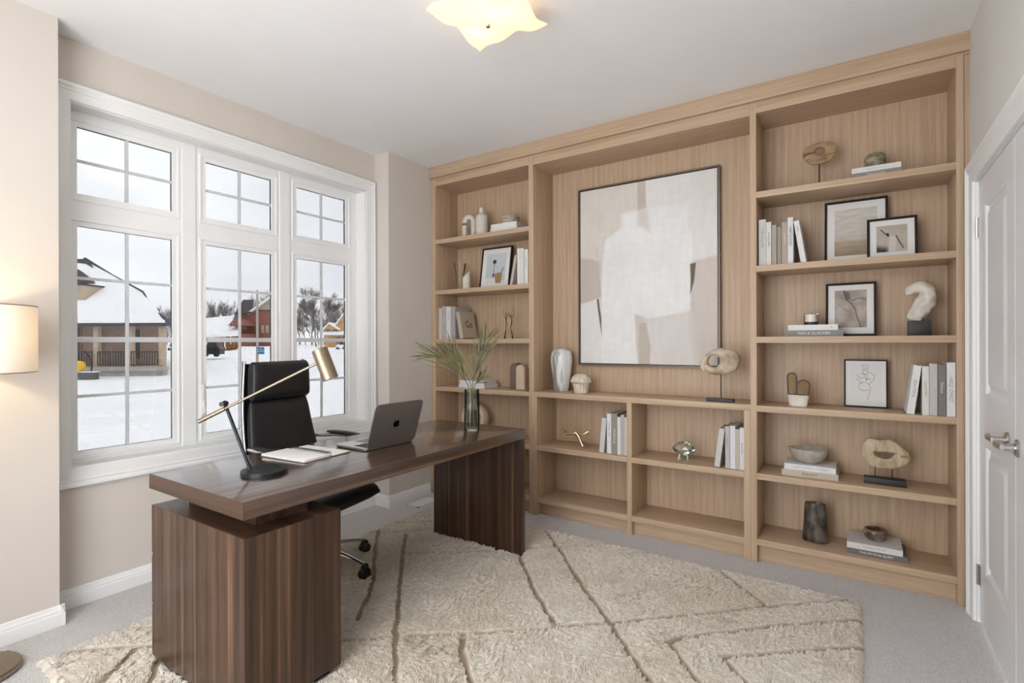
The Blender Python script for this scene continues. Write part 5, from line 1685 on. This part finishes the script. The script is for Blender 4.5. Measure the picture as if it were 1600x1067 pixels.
pm('snow', (0.955, 0.95, 0.945), 0.9, vary=0.03, scale=(0.7, 0.7, 0.7), bump=0.35, bdist=0.15, bscale=(1.6, 1.6, 1.6), spec=0.2)
pm('roof_snow', (0.955, 0.95, 0.945), 0.9, vary=0.02, scale=(1, 1, 1), spec=0.2)
pm('shingle_dark', (0.055, 0.05, 0.05), 0.9, vary=0.3, scale=(6, 6, 6))
pm('fascia_slate', (0.060, 0.068, 0.082), 0.6, vary=0.1, scale=(3, 3, 3))
pm('post_tan', (0.50, 0.385, 0.28), 0.7, vary=0.08, scale=(4, 4, 4))
pm('concrete', (0.42, 0.39, 0.35), 0.9, vary=0.12, scale=(3, 3, 3))
pm('siding_beige', (0.40, 0.35, 0.29), 0.8, vary=0.06, scale=(1, 1, 8))
pm('sheathing_tan', (0.60, 0.38, 0.20), 0.85, vary=0.14, scale=(3, 3, 3))
pm('bark_grey', (0.17, 0.145, 0.13), 0.95, vary=0.25, scale=(3, 3, 3))
pm('bark_frost', (0.36, 0.345, 0.345), 0.95, vary=0.25, scale=(3, 3, 3))
pm('window_dark', (0.05, 0.06, 0.065), 0.2, vary=0.2, scale=(3, 3, 3))
pm('car_black', (0.02, 0.021, 0.023), 0.3)
pm('yellow_plastic', (0.80, 0.50, 0.015), 0.5, vary=0.08, scale=(5, 5, 5))
pm('slate_box', (0.11, 0.105, 0.105), 0.8, vary=0.15, scale=(4, 4, 4))
pm('sign_blue', (0.0, 0.19, 0.36), 0.5)
pm('pole_grey', (0.42, 0.38, 0.33), 0.7)
pm('shrub_rust', (0.30, 0.14, 0.055), 0.9, vary=0.35, scale=(8, 8, 8))


def brick_mat(name, c1, c2, mortar):
    mt, n, b, out = _base(name)
    t = n.nodes.new('ShaderNodeTexCoord')
    mp_ = n.nodes.new('ShaderNodeMapping')
    mp_.inputs['Rotation'].default_value = (PI / 2, 0, 0)
    n.links.new(t.outputs['Object'], mp_.inputs['Vector'])
    br_ = n.nodes.new('ShaderNodeTexBrick')
    br_.inputs['Color1'].default_value = (*c1, 1)
    br_.inputs['Color2'].default_value = (*c2, 1)
    br_.inputs['Mortar'].default_value = (*mortar, 1)
    br_.inputs['Scale'].default_value = 3.2
    n.links.new(mp_.outputs['Vector'], br_.inputs['Vector'])
    n.links.new(br_.outputs['Color'], b.inputs['Base Color'])
    b.inputs['Roughness'].default_value = 0.9
    return mt


brick_mat('brick_brown', (0.36, 0.22, 0.165), (0.50, 0.36, 0.28), (0.50, 0.44, 0.39))
brick_mat('brick_red', (0.24, 0.085, 0.065), (0.30, 0.115, 0.085), (0.28, 0.17, 0.14))


def emb(X0, X1, d0, d1, z0, z1, mb=None):
    """a box on the street axes: X across, d outward"""
    q_ = mb or MB()
    o_ = len(q_.v)
    q_.box(X0, X1, d0, d1, z0, z1)
    q_.v[o_:] = [ext(*p) for p in q_.v[o_:]]
    return q_


def eq(mb, pts, th=0.0):
    """one flat face (with thickness th downward) from (X, d, z) points"""
    v0 = [ext(*p) for p in pts]
    if th:
        mb.loft([[(a, b, c_ - th) for a, b, c_ in v0], v0])
    else:
        mb.add(v0, [tuple(range(len(v0)))])
    return mb


# snowfield: low by the house across the road, banked up along the far street
vs_, fs_ = [], []
Xn, dn = 110, 90
XS = np.linspace(-150, 70, Xn)
DS = np.concatenate([np.linspace(2.2, 40, 50), np.linspace(42, 160, 40)])


def ground_z(X, d):
    zb_ = float(np.interp(d, [2, 8, 14, 20, 26, 34, 42, 50, 70, 160], [-0.75, -1.15, -1.10, -0.82, -0.38, -0.02, 0.45, 0.85, 0.95, 1.0]))
    return zb_ + 0.09 * mnoise.noise(Vector((X * 0.25, d * 0.25, 1))) + 0.20 * mnoise.noise(Vector((X * 0.07, d * 0.08, 5))) * (0.4 + d / 50)


for X in XS:
    for d in DS:
        vs_.append(ext(X, d, ground_z(X, d)))
for i in range(Xn - 1):
    for j in range(dn - 1):
        a = i * dn + j
        vx = [vs_[a], vs_[a + dn], vs_[a + dn + 1], vs_[a + 1]]
        if max(p[0] for p in vx) < -3.40:
            fs_.append((a, a + dn, a + dn + 1, a + 1))
q = MB()
used = sorted({i for f in fs_ for i in f})
mp2 = {o_: n_ for n_, o_ in enumerate(used)}
q.add([vs_[i] for i in used], [tuple(mp2[i] for i in f) for f in fs_])
q.build('ground', 'snow', None, smooth=1.5, kind='structure')

# --- house with the porch
D0 = 27.0
X, zz = P(160, 580, D0)
hs_ = thing('porch_house', ext(-22.5, D0 + 2, -1.38), label='brown brick house with a railed porch under a snowy hipped roof', cat='house')
zf = P(0, 571, D0)[1]
ze = P(0, 508, D0)[1]
zg = P(0, 498, D0)[1]
emb(-34, P(250, 0, D0 + 2)[0], D0 + 1.9, D0 + 2.3, -1.5, ze + 0.3).build('wall', 'brick_brown', hs_)
for (ua, ub, va, vb) in ((121, 128, 508, 572), (158, 164, 511, 548), (209, 222, 511, 560)):
    xa, xb = P(ua, 0, D0 + 1.9)[0], P(ub, 0, D0 + 1.9)[0]
    za_, zb_ = P(0, va, D0 + 1.9)[1], P(0, vb, D0 + 1.9)[1]
    wn = emb(xa, xb, D0 + 1.82, D0 + 1.92, zb_, za_).build('window', 'post_tan', hs_)
    emb(xa + 0.06, xb - 0.06, D0 + 1.79, D0 + 1.83, zb_ + 0.06, za_ - 0.06).build('pane', 'window_dark', wn)
for u in (102, 152.5, 205, 254):
    xp = P(u, 0, D0)[0]
    emb(xp - 0.13, xp + 0.13, D0 - 0.13, D0 + 0.13, zf, ze + 0.05).build('porch_post', 'post_tan', hs_, bevel=0.015)
emb(-34, P(268, 0, D0)[0], D0 - 0.5, D0 + 0.15, ze, zg + 0.05).build('fascia', 'fascia_slate', hs_, bevel=0.03)
emb(-34, P(252, 0, D0 + 2)[0], D0 + 0.2, D0 + 2, P(0, 578, D0)[1], zf - 0.002, emb(-34, P(260, 0, D0)[0], D0 - 0.35, D0 + 0.2, P(0, 578, D0)[1], zf)).build('porch_floor', 'concrete', hs_, bevel=0.03)
emb(-34, P(258, 0, D0)[0], D0 - 0.2, D0 + 0.2, -1.9, P(0, 578, D0)[1]).build('porch_footing', 'concrete', hs_)
xe = P(270, 0, D0)[0]
q = MB()
RDG = 32.5
xr_, zr_ = P(133, 403, RDG)
hipx, hipz = P(226, 455, D0 + 2.0)
xs2 = P(262, 0, RDG + 2)[0]
eq(q, [(-36, D0 - 0.6, zg), (xe, D0 - 0.6, zg), (hipx, D0 + 1.9, hipz), (xr_, RDG, zr_), (-36, RDG, zr_)], 0.18)
eq(q, [(xe, D0 - 0.6, zg), (xs2, RDG + 2, zg), (hipx, D0 + 1.9, hipz)], 0.18)
eq(q, [(hipx, D0 + 1.9, hipz), (xs2, RDG + 2, zg), (xr_, RDG, zr_)], 0.18)
eq(q, [(-36, RDG, zr_), (xr_, RDG, zr_), (xs2, RDG + 2, zg), (-36, RDG + 6, zg)], 0.18)
rf = q.build('roof', 'roof_snow', hs_)
q = MB()
hp_ = [ext(xe, D0 - 0.62, zg + 0.02), ext((xe + hipx) / 2 - 0.1, D0 + 0.7, (zg + hipz) / 2 - 0.12), ext(hipx, D0 + 1.88, hipz + 0.02), ext((hipx + xr_) / 2, (D0 + 1.9 + RDG) / 2, (hipz + zr_) / 2), ext(xr_, RDG, zr_ + 0.02)]
q.tube(hp_, [0.07, 0.04, 0.05, 0.03, 0.10], 6)
q.build('hip_ridge', 'shingle_dark', rf)
q = MB()
rp = lambda u, v: None


def on_roof(u, v):
    # point of the front slope along the sight line (bearing u, elevation v)
    d0_, z0_, d1_, z1_ = D0 - 0.6, zg, RDG, zr_
    s_ = (534.9 - v) / FPX
    m_ = (z1_ - z0_) / (d1_ - d0_)
    d_ = (z0_ - m_ * d0_ - CAM_H) / (s_ - m_)
    return ((u - 800) / FPX * d_, d_ - 0.06, CAM_H + s_ * d_ + 0.05)


eq(q, [on_roof(u, v) for u, v in ((110, 404), (140, 404), (147, 417), (136, 410), (121, 408), (110, 409))], 0.05)
eq(q, [on_roof(u, v) for u, v in ((110, 424), (124, 420), (138, 430), (150, 441), (110, 441))], 0.05)
q.build('bare_shingles', 'shingle_dark', rf)
xa, za_ = P(108, 467, D0 + 1.2)
xb, zb_ = P(136, 444, D0 + 1.2)
dm = emb(xa, xb, D0 + 1.1, D0 + 3.2, za_ - 0.3, zb_).build('dormer', 'post_tan', hs_)
emb(xa - 0.05, xb + 0.06, D0 + 1.05, D0 + 3.4, zb_, zb_ + 0.08).build('dormer_roof', 'shingle_dark', dm)


def railing(ua, ub, slope=None):
    xa, xb = P(ua, 0, D0)[0], P(ub, 0, D0)[0]
    zt, zb_ = P(0, 547, D0)[1], P(0, 569, D0)[1]
    q_ = emb(xa, xb, D0 - 0.22, D0 - 0.16, zt - 0.05, zt)
    emb(xa, xb, D0 - 0.22, D0 - 0.16, zb_, zb_ + 0.05, q_)
    r_ = q_.build('railing', 'metal_black', hs_)
    q_ = MB()
    n_ = max(2, int((xb - xa) / 0.13))
    for k in range(n_ + 1):
        xx = xa + (xb - xa) * k / n_
        emb(xx - 0.014, xx + 0.014, D0 - 0.205, D0 - 0.175, zb_, zt, q_)
    q_.build('balusters', 'metal_black', r_)


railing(104, 148)
railing(157, 201)
railing(209, 250)
q = MB()
q.tube([ext(*P(133, 547, D0 - 0.4)[:1], D0 - 0.4, P(133, 547, D0 - 0.4)[1]), ext(P(143, 563, D0 - 1.2)[0], D0 - 1.2, P(143, 562, D0 - 1.2)[1]), ext(P(143, 563, D0 - 1.2)[0], D0 - 1.2, -1.5)], 0.04, 6)
q.build('stair_rail', 'metal_black', hs_)

xa, za_ = P(112, 593, 25.0)
xb, zb_ = P(147, 580, 25.0)
t = thing('planter_box', ext((xa + xb) / 2, 25.4, za_ - 0.3), label='dark grey box half buried in snow before the porch', cat='box')
emb(xa, xb, 25.0, 25.3, za_ - 0.35, zb_).build('box_side', 'slate_box', t, bevel=0.02)
emb(xa - 0.03, xb + 0.03, 24.97, 25.33, zb_, zb_ + 0.04).build('snow_cap', 'roof_snow', t, bevel=0.02)
cx_, cz_ = P(130, 571, 25.4)
q = MB().lathe([(0.02, -0.25), (0.16, -0.21), (0.25, -0.08), (0.27, 0.05), (0.21, 0.19), (0.10, 0.26), (0.02, 0.27)], ext(cx_, 25.15, zb_ + 0.292), 22, mod=lambda a, j, z_: 1 + 0.05 * math.cos(8 * a))
q.build('garden_ball', 'yellow_plastic', None, smooth=1.0, label='round yellow ornament standing on the dark box outdoors', cat='ornament')

# --- red brick house down the street
D1 = 62.0
E3 = lambda u, v, d: (P(u, v, d)[0], d, P(u, v, d)[1])
h1_ = thing('brick_house', ext(P(390, 0, D1)[0], D1 + 3, 0.9), label='red brick house with snowy gabled roof behind the street sign', cat='house')
q1 = lambda u, v, d=D1: P(u, v, d)
xa, xb = q1(376, 0)[0], q1(431, 0)[0]
zb_, zt = 0.6, q1(0, 484)[1]
emb(xa, xb, D1, D1 + 3, zb_, zt).build('wall', 'brick_red', h1_)
xg0, xg1, xgp = q1(396, 0)[0], q1(440, 0)[0], q1(424, 0)[0]
zg_, zpk = q1(0, 483)[1], q1(0, 465)[1]
q = MB()
q.loft([[ext(xg0, d, zg_), ext(xg1 + 0.2, d, zg_), ext(xgp, d, zpk)] for d in (D1 - 0.1, D1 + 3)])
q.build('gable', 'siding_beige', h1_)
q = MB()
eq(q, [(xg0 - 0.5, D1 - 0.5, zg_ - 0.35), (xg0 - 0.5, D1 + 3.2, zg_ - 0.35), (xgp, D1 + 3.2, zpk + 0.15), (xgp, D1 - 0.5, zpk + 0.15)], 0.2)
eq(q, [(xgp, D1 - 0.5, zpk + 0.15), (xgp, D1 + 3.2, zpk + 0.15), (xg1 + 0.6, D1 + 3.2, zg_ - 0.35), (xg1 + 0.6, D1 - 0.5, zg_ - 0.35)], 0.2)
rf = q.build('roof', 'roof_snow', h1_)
q = MB()
x0_, x1_, xp_ = q1(372, 0)[0], q1(398, 0)[0], q1(381, 0)[0]
eq(q, [(x0_, D1 - 0.7, q1(0, 489)[1]), (x1_, D1 - 0.7, q1(0, 487)[1]), E3(397, 467, D1 + 3), E3(380, 467, D1 + 3)], 0.15)
q.build('valley_roof', 'shingle_dark', rf)
for (ua, ub) in ((409, 413), (416, 420)):
    emb(q1(ua, 0)[0], q1(ub, 0)[0], D1 - 0.1, D1 + 0.1, q1(0, 519)[1], q1(0, 507)[1]).build('window', 'post_tan', h1_)
wn = emb(q1(381, 0)[0], q1(387, 0)[0], D1 - 0.1, D1 + 0.1, q1(0, 513)[1], q1(0, 507)[1]).build('window', 'post_tan', h1_)

h2_ = thing('low_house', ext(P(345, 0, 58)[0], 60, 0.9), label='low brick house with wide snow-covered roofs beside the red brick house', cat='house')
q2 = lambda u, v: P(u, v, 58.0)
emb(q2(316, 0)[0], q2(375, 0)[0], 58.6, 66, 0.6, q2(0, 520)[1]).build('wall', 'brick_red', h2_)
E3 = lambda u, v, d: (P(u, v, d)[0], d, P(u, v, d)[1])
q = MB()
eq(q, [E3(300, 524, 57.8), E3(352, 522, 57.8), E3(367, 491, 62), E3(306, 497, 62)], 0.2)
eq(q, [E3(342, 522, 57.2), E3(374, 521, 57.2), E3(370, 508, 60), E3(349, 511, 60)], 0.2)
rf = q.build('roof', 'roof_snow', h2_)
q = MB()
q.loft([[ext(q2(353, 0)[0], d, q2(0, 507)[1]), ext(q2(375, 0)[0], d, q2(0, 507)[1]), ext(q2(364, 0)[0], d, q2(0, 496)[1])] for d in (58.4, 62)])
q.build('gable', 'brick_red', h2_)
for u in (327, 336, 346, 355, 364):
    emb(q2(u, 0)[0], q2(u + 1.3, 0)[0], 57.4, 57.5, 0.7, q2(0, 521)[1]).build('porch_post', 'roof_snow', h2_)

# --- half-built house at the far corner
D3 = 52.0
q3 = lambda u, v: P(u, v, D3)
h3_ = thing('unfinished_house', ext(q3(530, 0)[0], D3 + 3, 0.8), label='half-built house in orange sheathing with snowy gables', cat='house')
emb(q3(507, 0)[0], q3(560, 0)[0], D3, D3 + 3, 0.5, q3(0, 512)[1]).build('wall', 'sheathing_tan', h3_)
q = MB()
q.loft([[ext(q3(520, 0)[0], d, q3(0, 513)[1]), ext(q3(556, 0)[0], d, q3(0, 513)[1]), ext(q3(539, 0)[0], d, q3(0, 487)[1])] for d in (D3 - 0.05, D3 + 3)])
q.build('gable', 'sheathing_tan', h3_)
q = MB()
q.loft([[ext(q3(507, 0)[0], d, q3(0, 514)[1]), ext(q3(531, 0)[0], d, q3(0, 514)[1]), ext(q3(517, 0)[0], d, q3(0, 504)[1])] for d in (D3 - 0.4, D3 + 2)])
q.build('gable', 'sheathing_tan', h3_)
q = MB()
eq(q, [(q3(518, 0)[0], D3 - 0.2, q3(0, 514)[1]), (q3(518, 0)[0], D3 + 3, q3(0, 514)[1]), (q3(539, 0)[0], D3 + 3, q3(0, 486)[1]), (q3(539, 0)[0], D3 - 0.2, q3(0, 486)[1])], 0.2)
eq(q, [(q3(505, 0)[0], D3 - 0.6, q3(0, 515)[1]), (q3(505, 0)[0], D3 + 2, q3(0, 515)[1]), (q3(517, 0)[0], D3 + 2, q3(0, 503)[1]), (q3(517, 0)[0], D3 - 0.6, q3(0, 503)[1])], 0.15)
eq(q, [(q3(517, 0)[0], D3 - 0.6, q3(0, 503)[1]), (q3(517, 0)[0], D3 + 2, q3(0, 503)[1]), (q3(533, 0)[0], D3 + 2, q3(0, 513)[1]), (q3(533, 0)[0], D3 - 0.6, q3(0, 513)[1])], 0.15)
eq(q, [(q3(506, 0)[0], D3 - 1.2, q3(0, 521)[1]), (q3(545, 0)[0], D3 - 1.2, q3(0, 521)[1]), (q3(545, 0)[0], D3, q3(0, 516)[1]), (q3(508, 0)[0], D3, q3(0, 516)[1])], 0.12)
q.build('roof', 'roof_snow', h3_)
for (ua, ub) in ((527, 532), (536, 540)):
    emb(q3(ua, 0)[0], q3(ub, 0)[0], D3 - 0.12, D3 + 0.1, q3(0, 537)[1], q3(0, 526)[1]).build('window', 'window_dark', h3_)

# --- street sign on a pole
DS_ = 33.0
xs, _z = P(402, 0, DS_)
t = thing('street_sign', ext(xs, DS_, -1.3), label='blue notice sign on a tall pale pole in the snow', cat='sign')
MB().tube([ext(xs, DS_, -1.45), ext(xs, DS_, P(0, 452, DS_)[1])], [0.085, 0.06], 10).build('pole', 'pole_grey', t, smooth=1.0)
xa, xb = P(403.5, 0, DS_)[0], P(414, 0, DS_)[0]
za_, zb_ = P(0, 552, DS_)[1], P(0, 541, DS_)[1]
sg_ = emb(xa, xb, DS_ - 0.12, DS_ - 0.08, za_, zb_).build('sign_panel', 'sign_blue', t)
text_part('\u25a1U', (zb_ - za_) * 0.62, 'ink_light', sg_, XF[t].inverted() @ MX(ext((xa + xb) / 2, DS_ - 0.125, (za_ + zb_) / 2), tuple(RGT), (0, 0, 1)), ext=0.003)


# --- parked cars under snow
def car(label, u0, u1, vb, d, body, seed):
    x0_, zb2 = P(u0, vb, d)
    x1_, _ = P(u1, vb, d)
    L_ = x1_ - x0_
    H_ = L_ * 0.36 if L_ > 2.5 else L_ * 0.8
    t_ = thing('car', ext((x0_ + x1_) / 2, d + 0.35, zb2), label=label, cat='car')
    prof = [(0.0, 0.16), (0.02, 0.52), (0.20, 0.60), (0.34, 0.95), (0.74, 1.0), (0.90, 0.62), (1.0, 0.55), (1.0, 0.16)]
    q_ = MB().loft([[ext(x0_ + a * L_, d + dd, zb2 + b * H_) for a, b in prof] for dd in (0.0, 0.7)])
    q_.build('body', body, t_, bevel=0.06)
    q_ = MB().loft([[ext(x0_ + a * L_, d + dd, zb2 + b * H_) for a, b in ((0.30, 0.62), (0.37, 0.90), (0.72, 0.94), (0.82, 0.63))] for dd in (-0.03, 0.02)])
    q_.build('side_window', 'window_dark', t_)
    q_ = MB().loft([[ext(x0_ + a * L_, d + dd, zb2 + b * H_) for a, b in ((0.33, 0.98), (0.42, 1.16), (0.68, 1.18), (0.76, 1.0))] for dd in (0.05, 0.65)])
    q_.build('snow_cover', 'roof_snow', t_, bevel=0.05)
    for a in (0.2, 0.8):
        c0 = (x0_ + a * L_, zb2 + 0.17 * H_)
        MB().tube([ext(c0[0], d - 0.02, c0[1]), ext(c0[0], d + 0.2, c0[1])], 0.17 * H_, 14).build('wheel', 'plastic_black', t_)


car('dark parked car with snow on its roof beyond the window middle', 314, 343, 556, 37.0, 'car_black', 1)
car('snowy pale car near the porch house corner', 261, 275, 546, 44.0, 'roof_snow', 2)
car('snow-covered car before the half-built house', 524, 541, 546, 45.0, 'roof_snow', 3)
for i, (u, v, w_, h_, d, lb) in enumerate(((356, 545, 1.0, 0.55, 46, 'rust-brown shrub poking from the snowbank'), (366, 542, 0.6, 0.42, 47, 'small rust shrub next to the larger one in the snowbank'))):
    x0_, z0_ = P(u, v, d)
    q = MB()
    r2_ = random.Random(i)
    for k in range(60):
        a, l_ = r2_.uniform(0, 2 * PI), r2_.uniform(0.5, 1)
        q.tube([ext(x0_ + 0.1 * math.cos(a), d + 0.1 * math.sin(a), z0_ - 0.2), ext(x0_ + w_ * l_ * math.cos(a), d + w_ * l_ * math.sin(a), z0_ + h_ * r2_.uniform(0.5, 1.2))], [0.05, 0.02], 4)
    q.build('shrub', 'shrub_rust', None, label=lb, cat='shrub')


# --- bare trees
def tree_mesh(seed, H, spread=0.55, depth=6):
    r2_ = random.Random(seed)
    q_ = MB()

    def grow(p, d_, L_, rad_, lev):
        pts, rads = [p], [rad_]
        cur, dv = p, d_
        n_ = 3
        for k in range(n_):
            dv = (dv + Vector((r2_.gauss(0, .12), r2_.gauss(0, .12), r2_.gauss(0.05, .08)))).normalized()
            cur = cur + dv * (L_ / n_)
            pts.append(cur)
            rads.append(rad_ * (1 - 0.4 * (k + 1) / n_))
        q_.tube(pts, rads, 4 if lev > 1 else 3, cap=False)
        if lev == 0:
            return
        nb_ = r2_.choice((2, 3, 3)) if lev > 1 else 4
        for k in range(nb_):
            s_ = r2_.uniform(0.35, 1.0)
            i_ = min(n_ - 1, int(s_ * n_))
            bp = pts[i_].lerp(pts[i_ + 1], s_ * n_ - i_)
            ax = Vector((r2_.gauss(0, 1), r2_.gauss(0, 1), r2_.gauss(0, .35))).normalized()
            nd = (dv * 1.0 + ax * spread * r2_.uniform(0.7, 1.5)).normalized()
            grow(bp, nd, L_ * r2_.uniform(0.58, 0.82), max(0.013, rads[i_] * 0.6), lev - 1)
        grow(pts[-1], dv, L_ * 0.72, max(0.013, rads[-1]), lev - 1)
    grow(Vector((0, 0, 0)), Vector((0, 0, 1)), H * 0.30, H * 0.014, depth)
    return q_


protos = []
for k, (H_, sp_) in enumerate(((9, .55), (10, .5), (8.5, .65), (11, .45))):
    q = tree_mesh(100 + k, H_, sp_, 5)
    me = bpy.data.meshes.new('tree_branches')
    me.from_pydata(q.v, [], q.f)
    protos.append(me)
tree_spots = []
r3 = random.Random(5)
for (ua, ub, n_, da, db, sc_, wh_) in ((205, 285, 9, 78, 92, 0.85, 0), (314, 372, 10, 84, 96, 0.88, 1), (372, 440, 11, 80, 95, 0.85, 2), (450, 565, 18, 66, 84, 0.74, 3)):
    for k in range(n_):
        tree_spots.append((ua + (ub - ua) * (k + r3.random()) / n_, r3.uniform(da, db), sc_ * r3.uniform(0.8, 1.1), wh_))
TL = ['leafless tree beyond the corner of the porch house', 'leafless tree behind the low snowy house', 'leafless tree behind the red brick house', 'leafless grey tree behind the half-built orange house']
for i, (u, d, s_, wh_) in enumerate(tree_spots):
    me = protos[i % 4]
    frosted = 455 < u and i % 3 == 0
    if frosted:
        me = me.copy()
        me.materials.clear()
        me.materials.append(MATS['bark_frost'])
    elif not me.materials:
        me.materials.append(MATS['bark_grey'])
    o = bpy.data.objects.new('bare_tree', me)
    COL.objects.link(o)
    X_ = (u - 800) / FPX * d
    o.location = ext(X_, d, ground_z(X_, d) - 0.1)
    o.rotation_euler = (0, 0, r3.uniform(0, 6.28))
    o.scale = (s_, s_, s_)
    tag(o, TL[wh_], 'tree', ['bare trees by the porch house', 'bare trees behind the low house', 'bare trees behind the brick house', 'bare trees behind the half-built house'][wh_])
u, d = 494, 58
q = tree_mesh(300, 7.6, 0.6, 6)
X_ = (u - 800) / FPX * d
q.v = [tuple(Vector(ext(X_, d, ground_z(X_, d) - 0.1)) + Vector(p)) for p in q.v]
q.build('bare_tree', 'bark_grey', None, label='tall leafless tree rising above the others beside the half-built house', cat='tree')
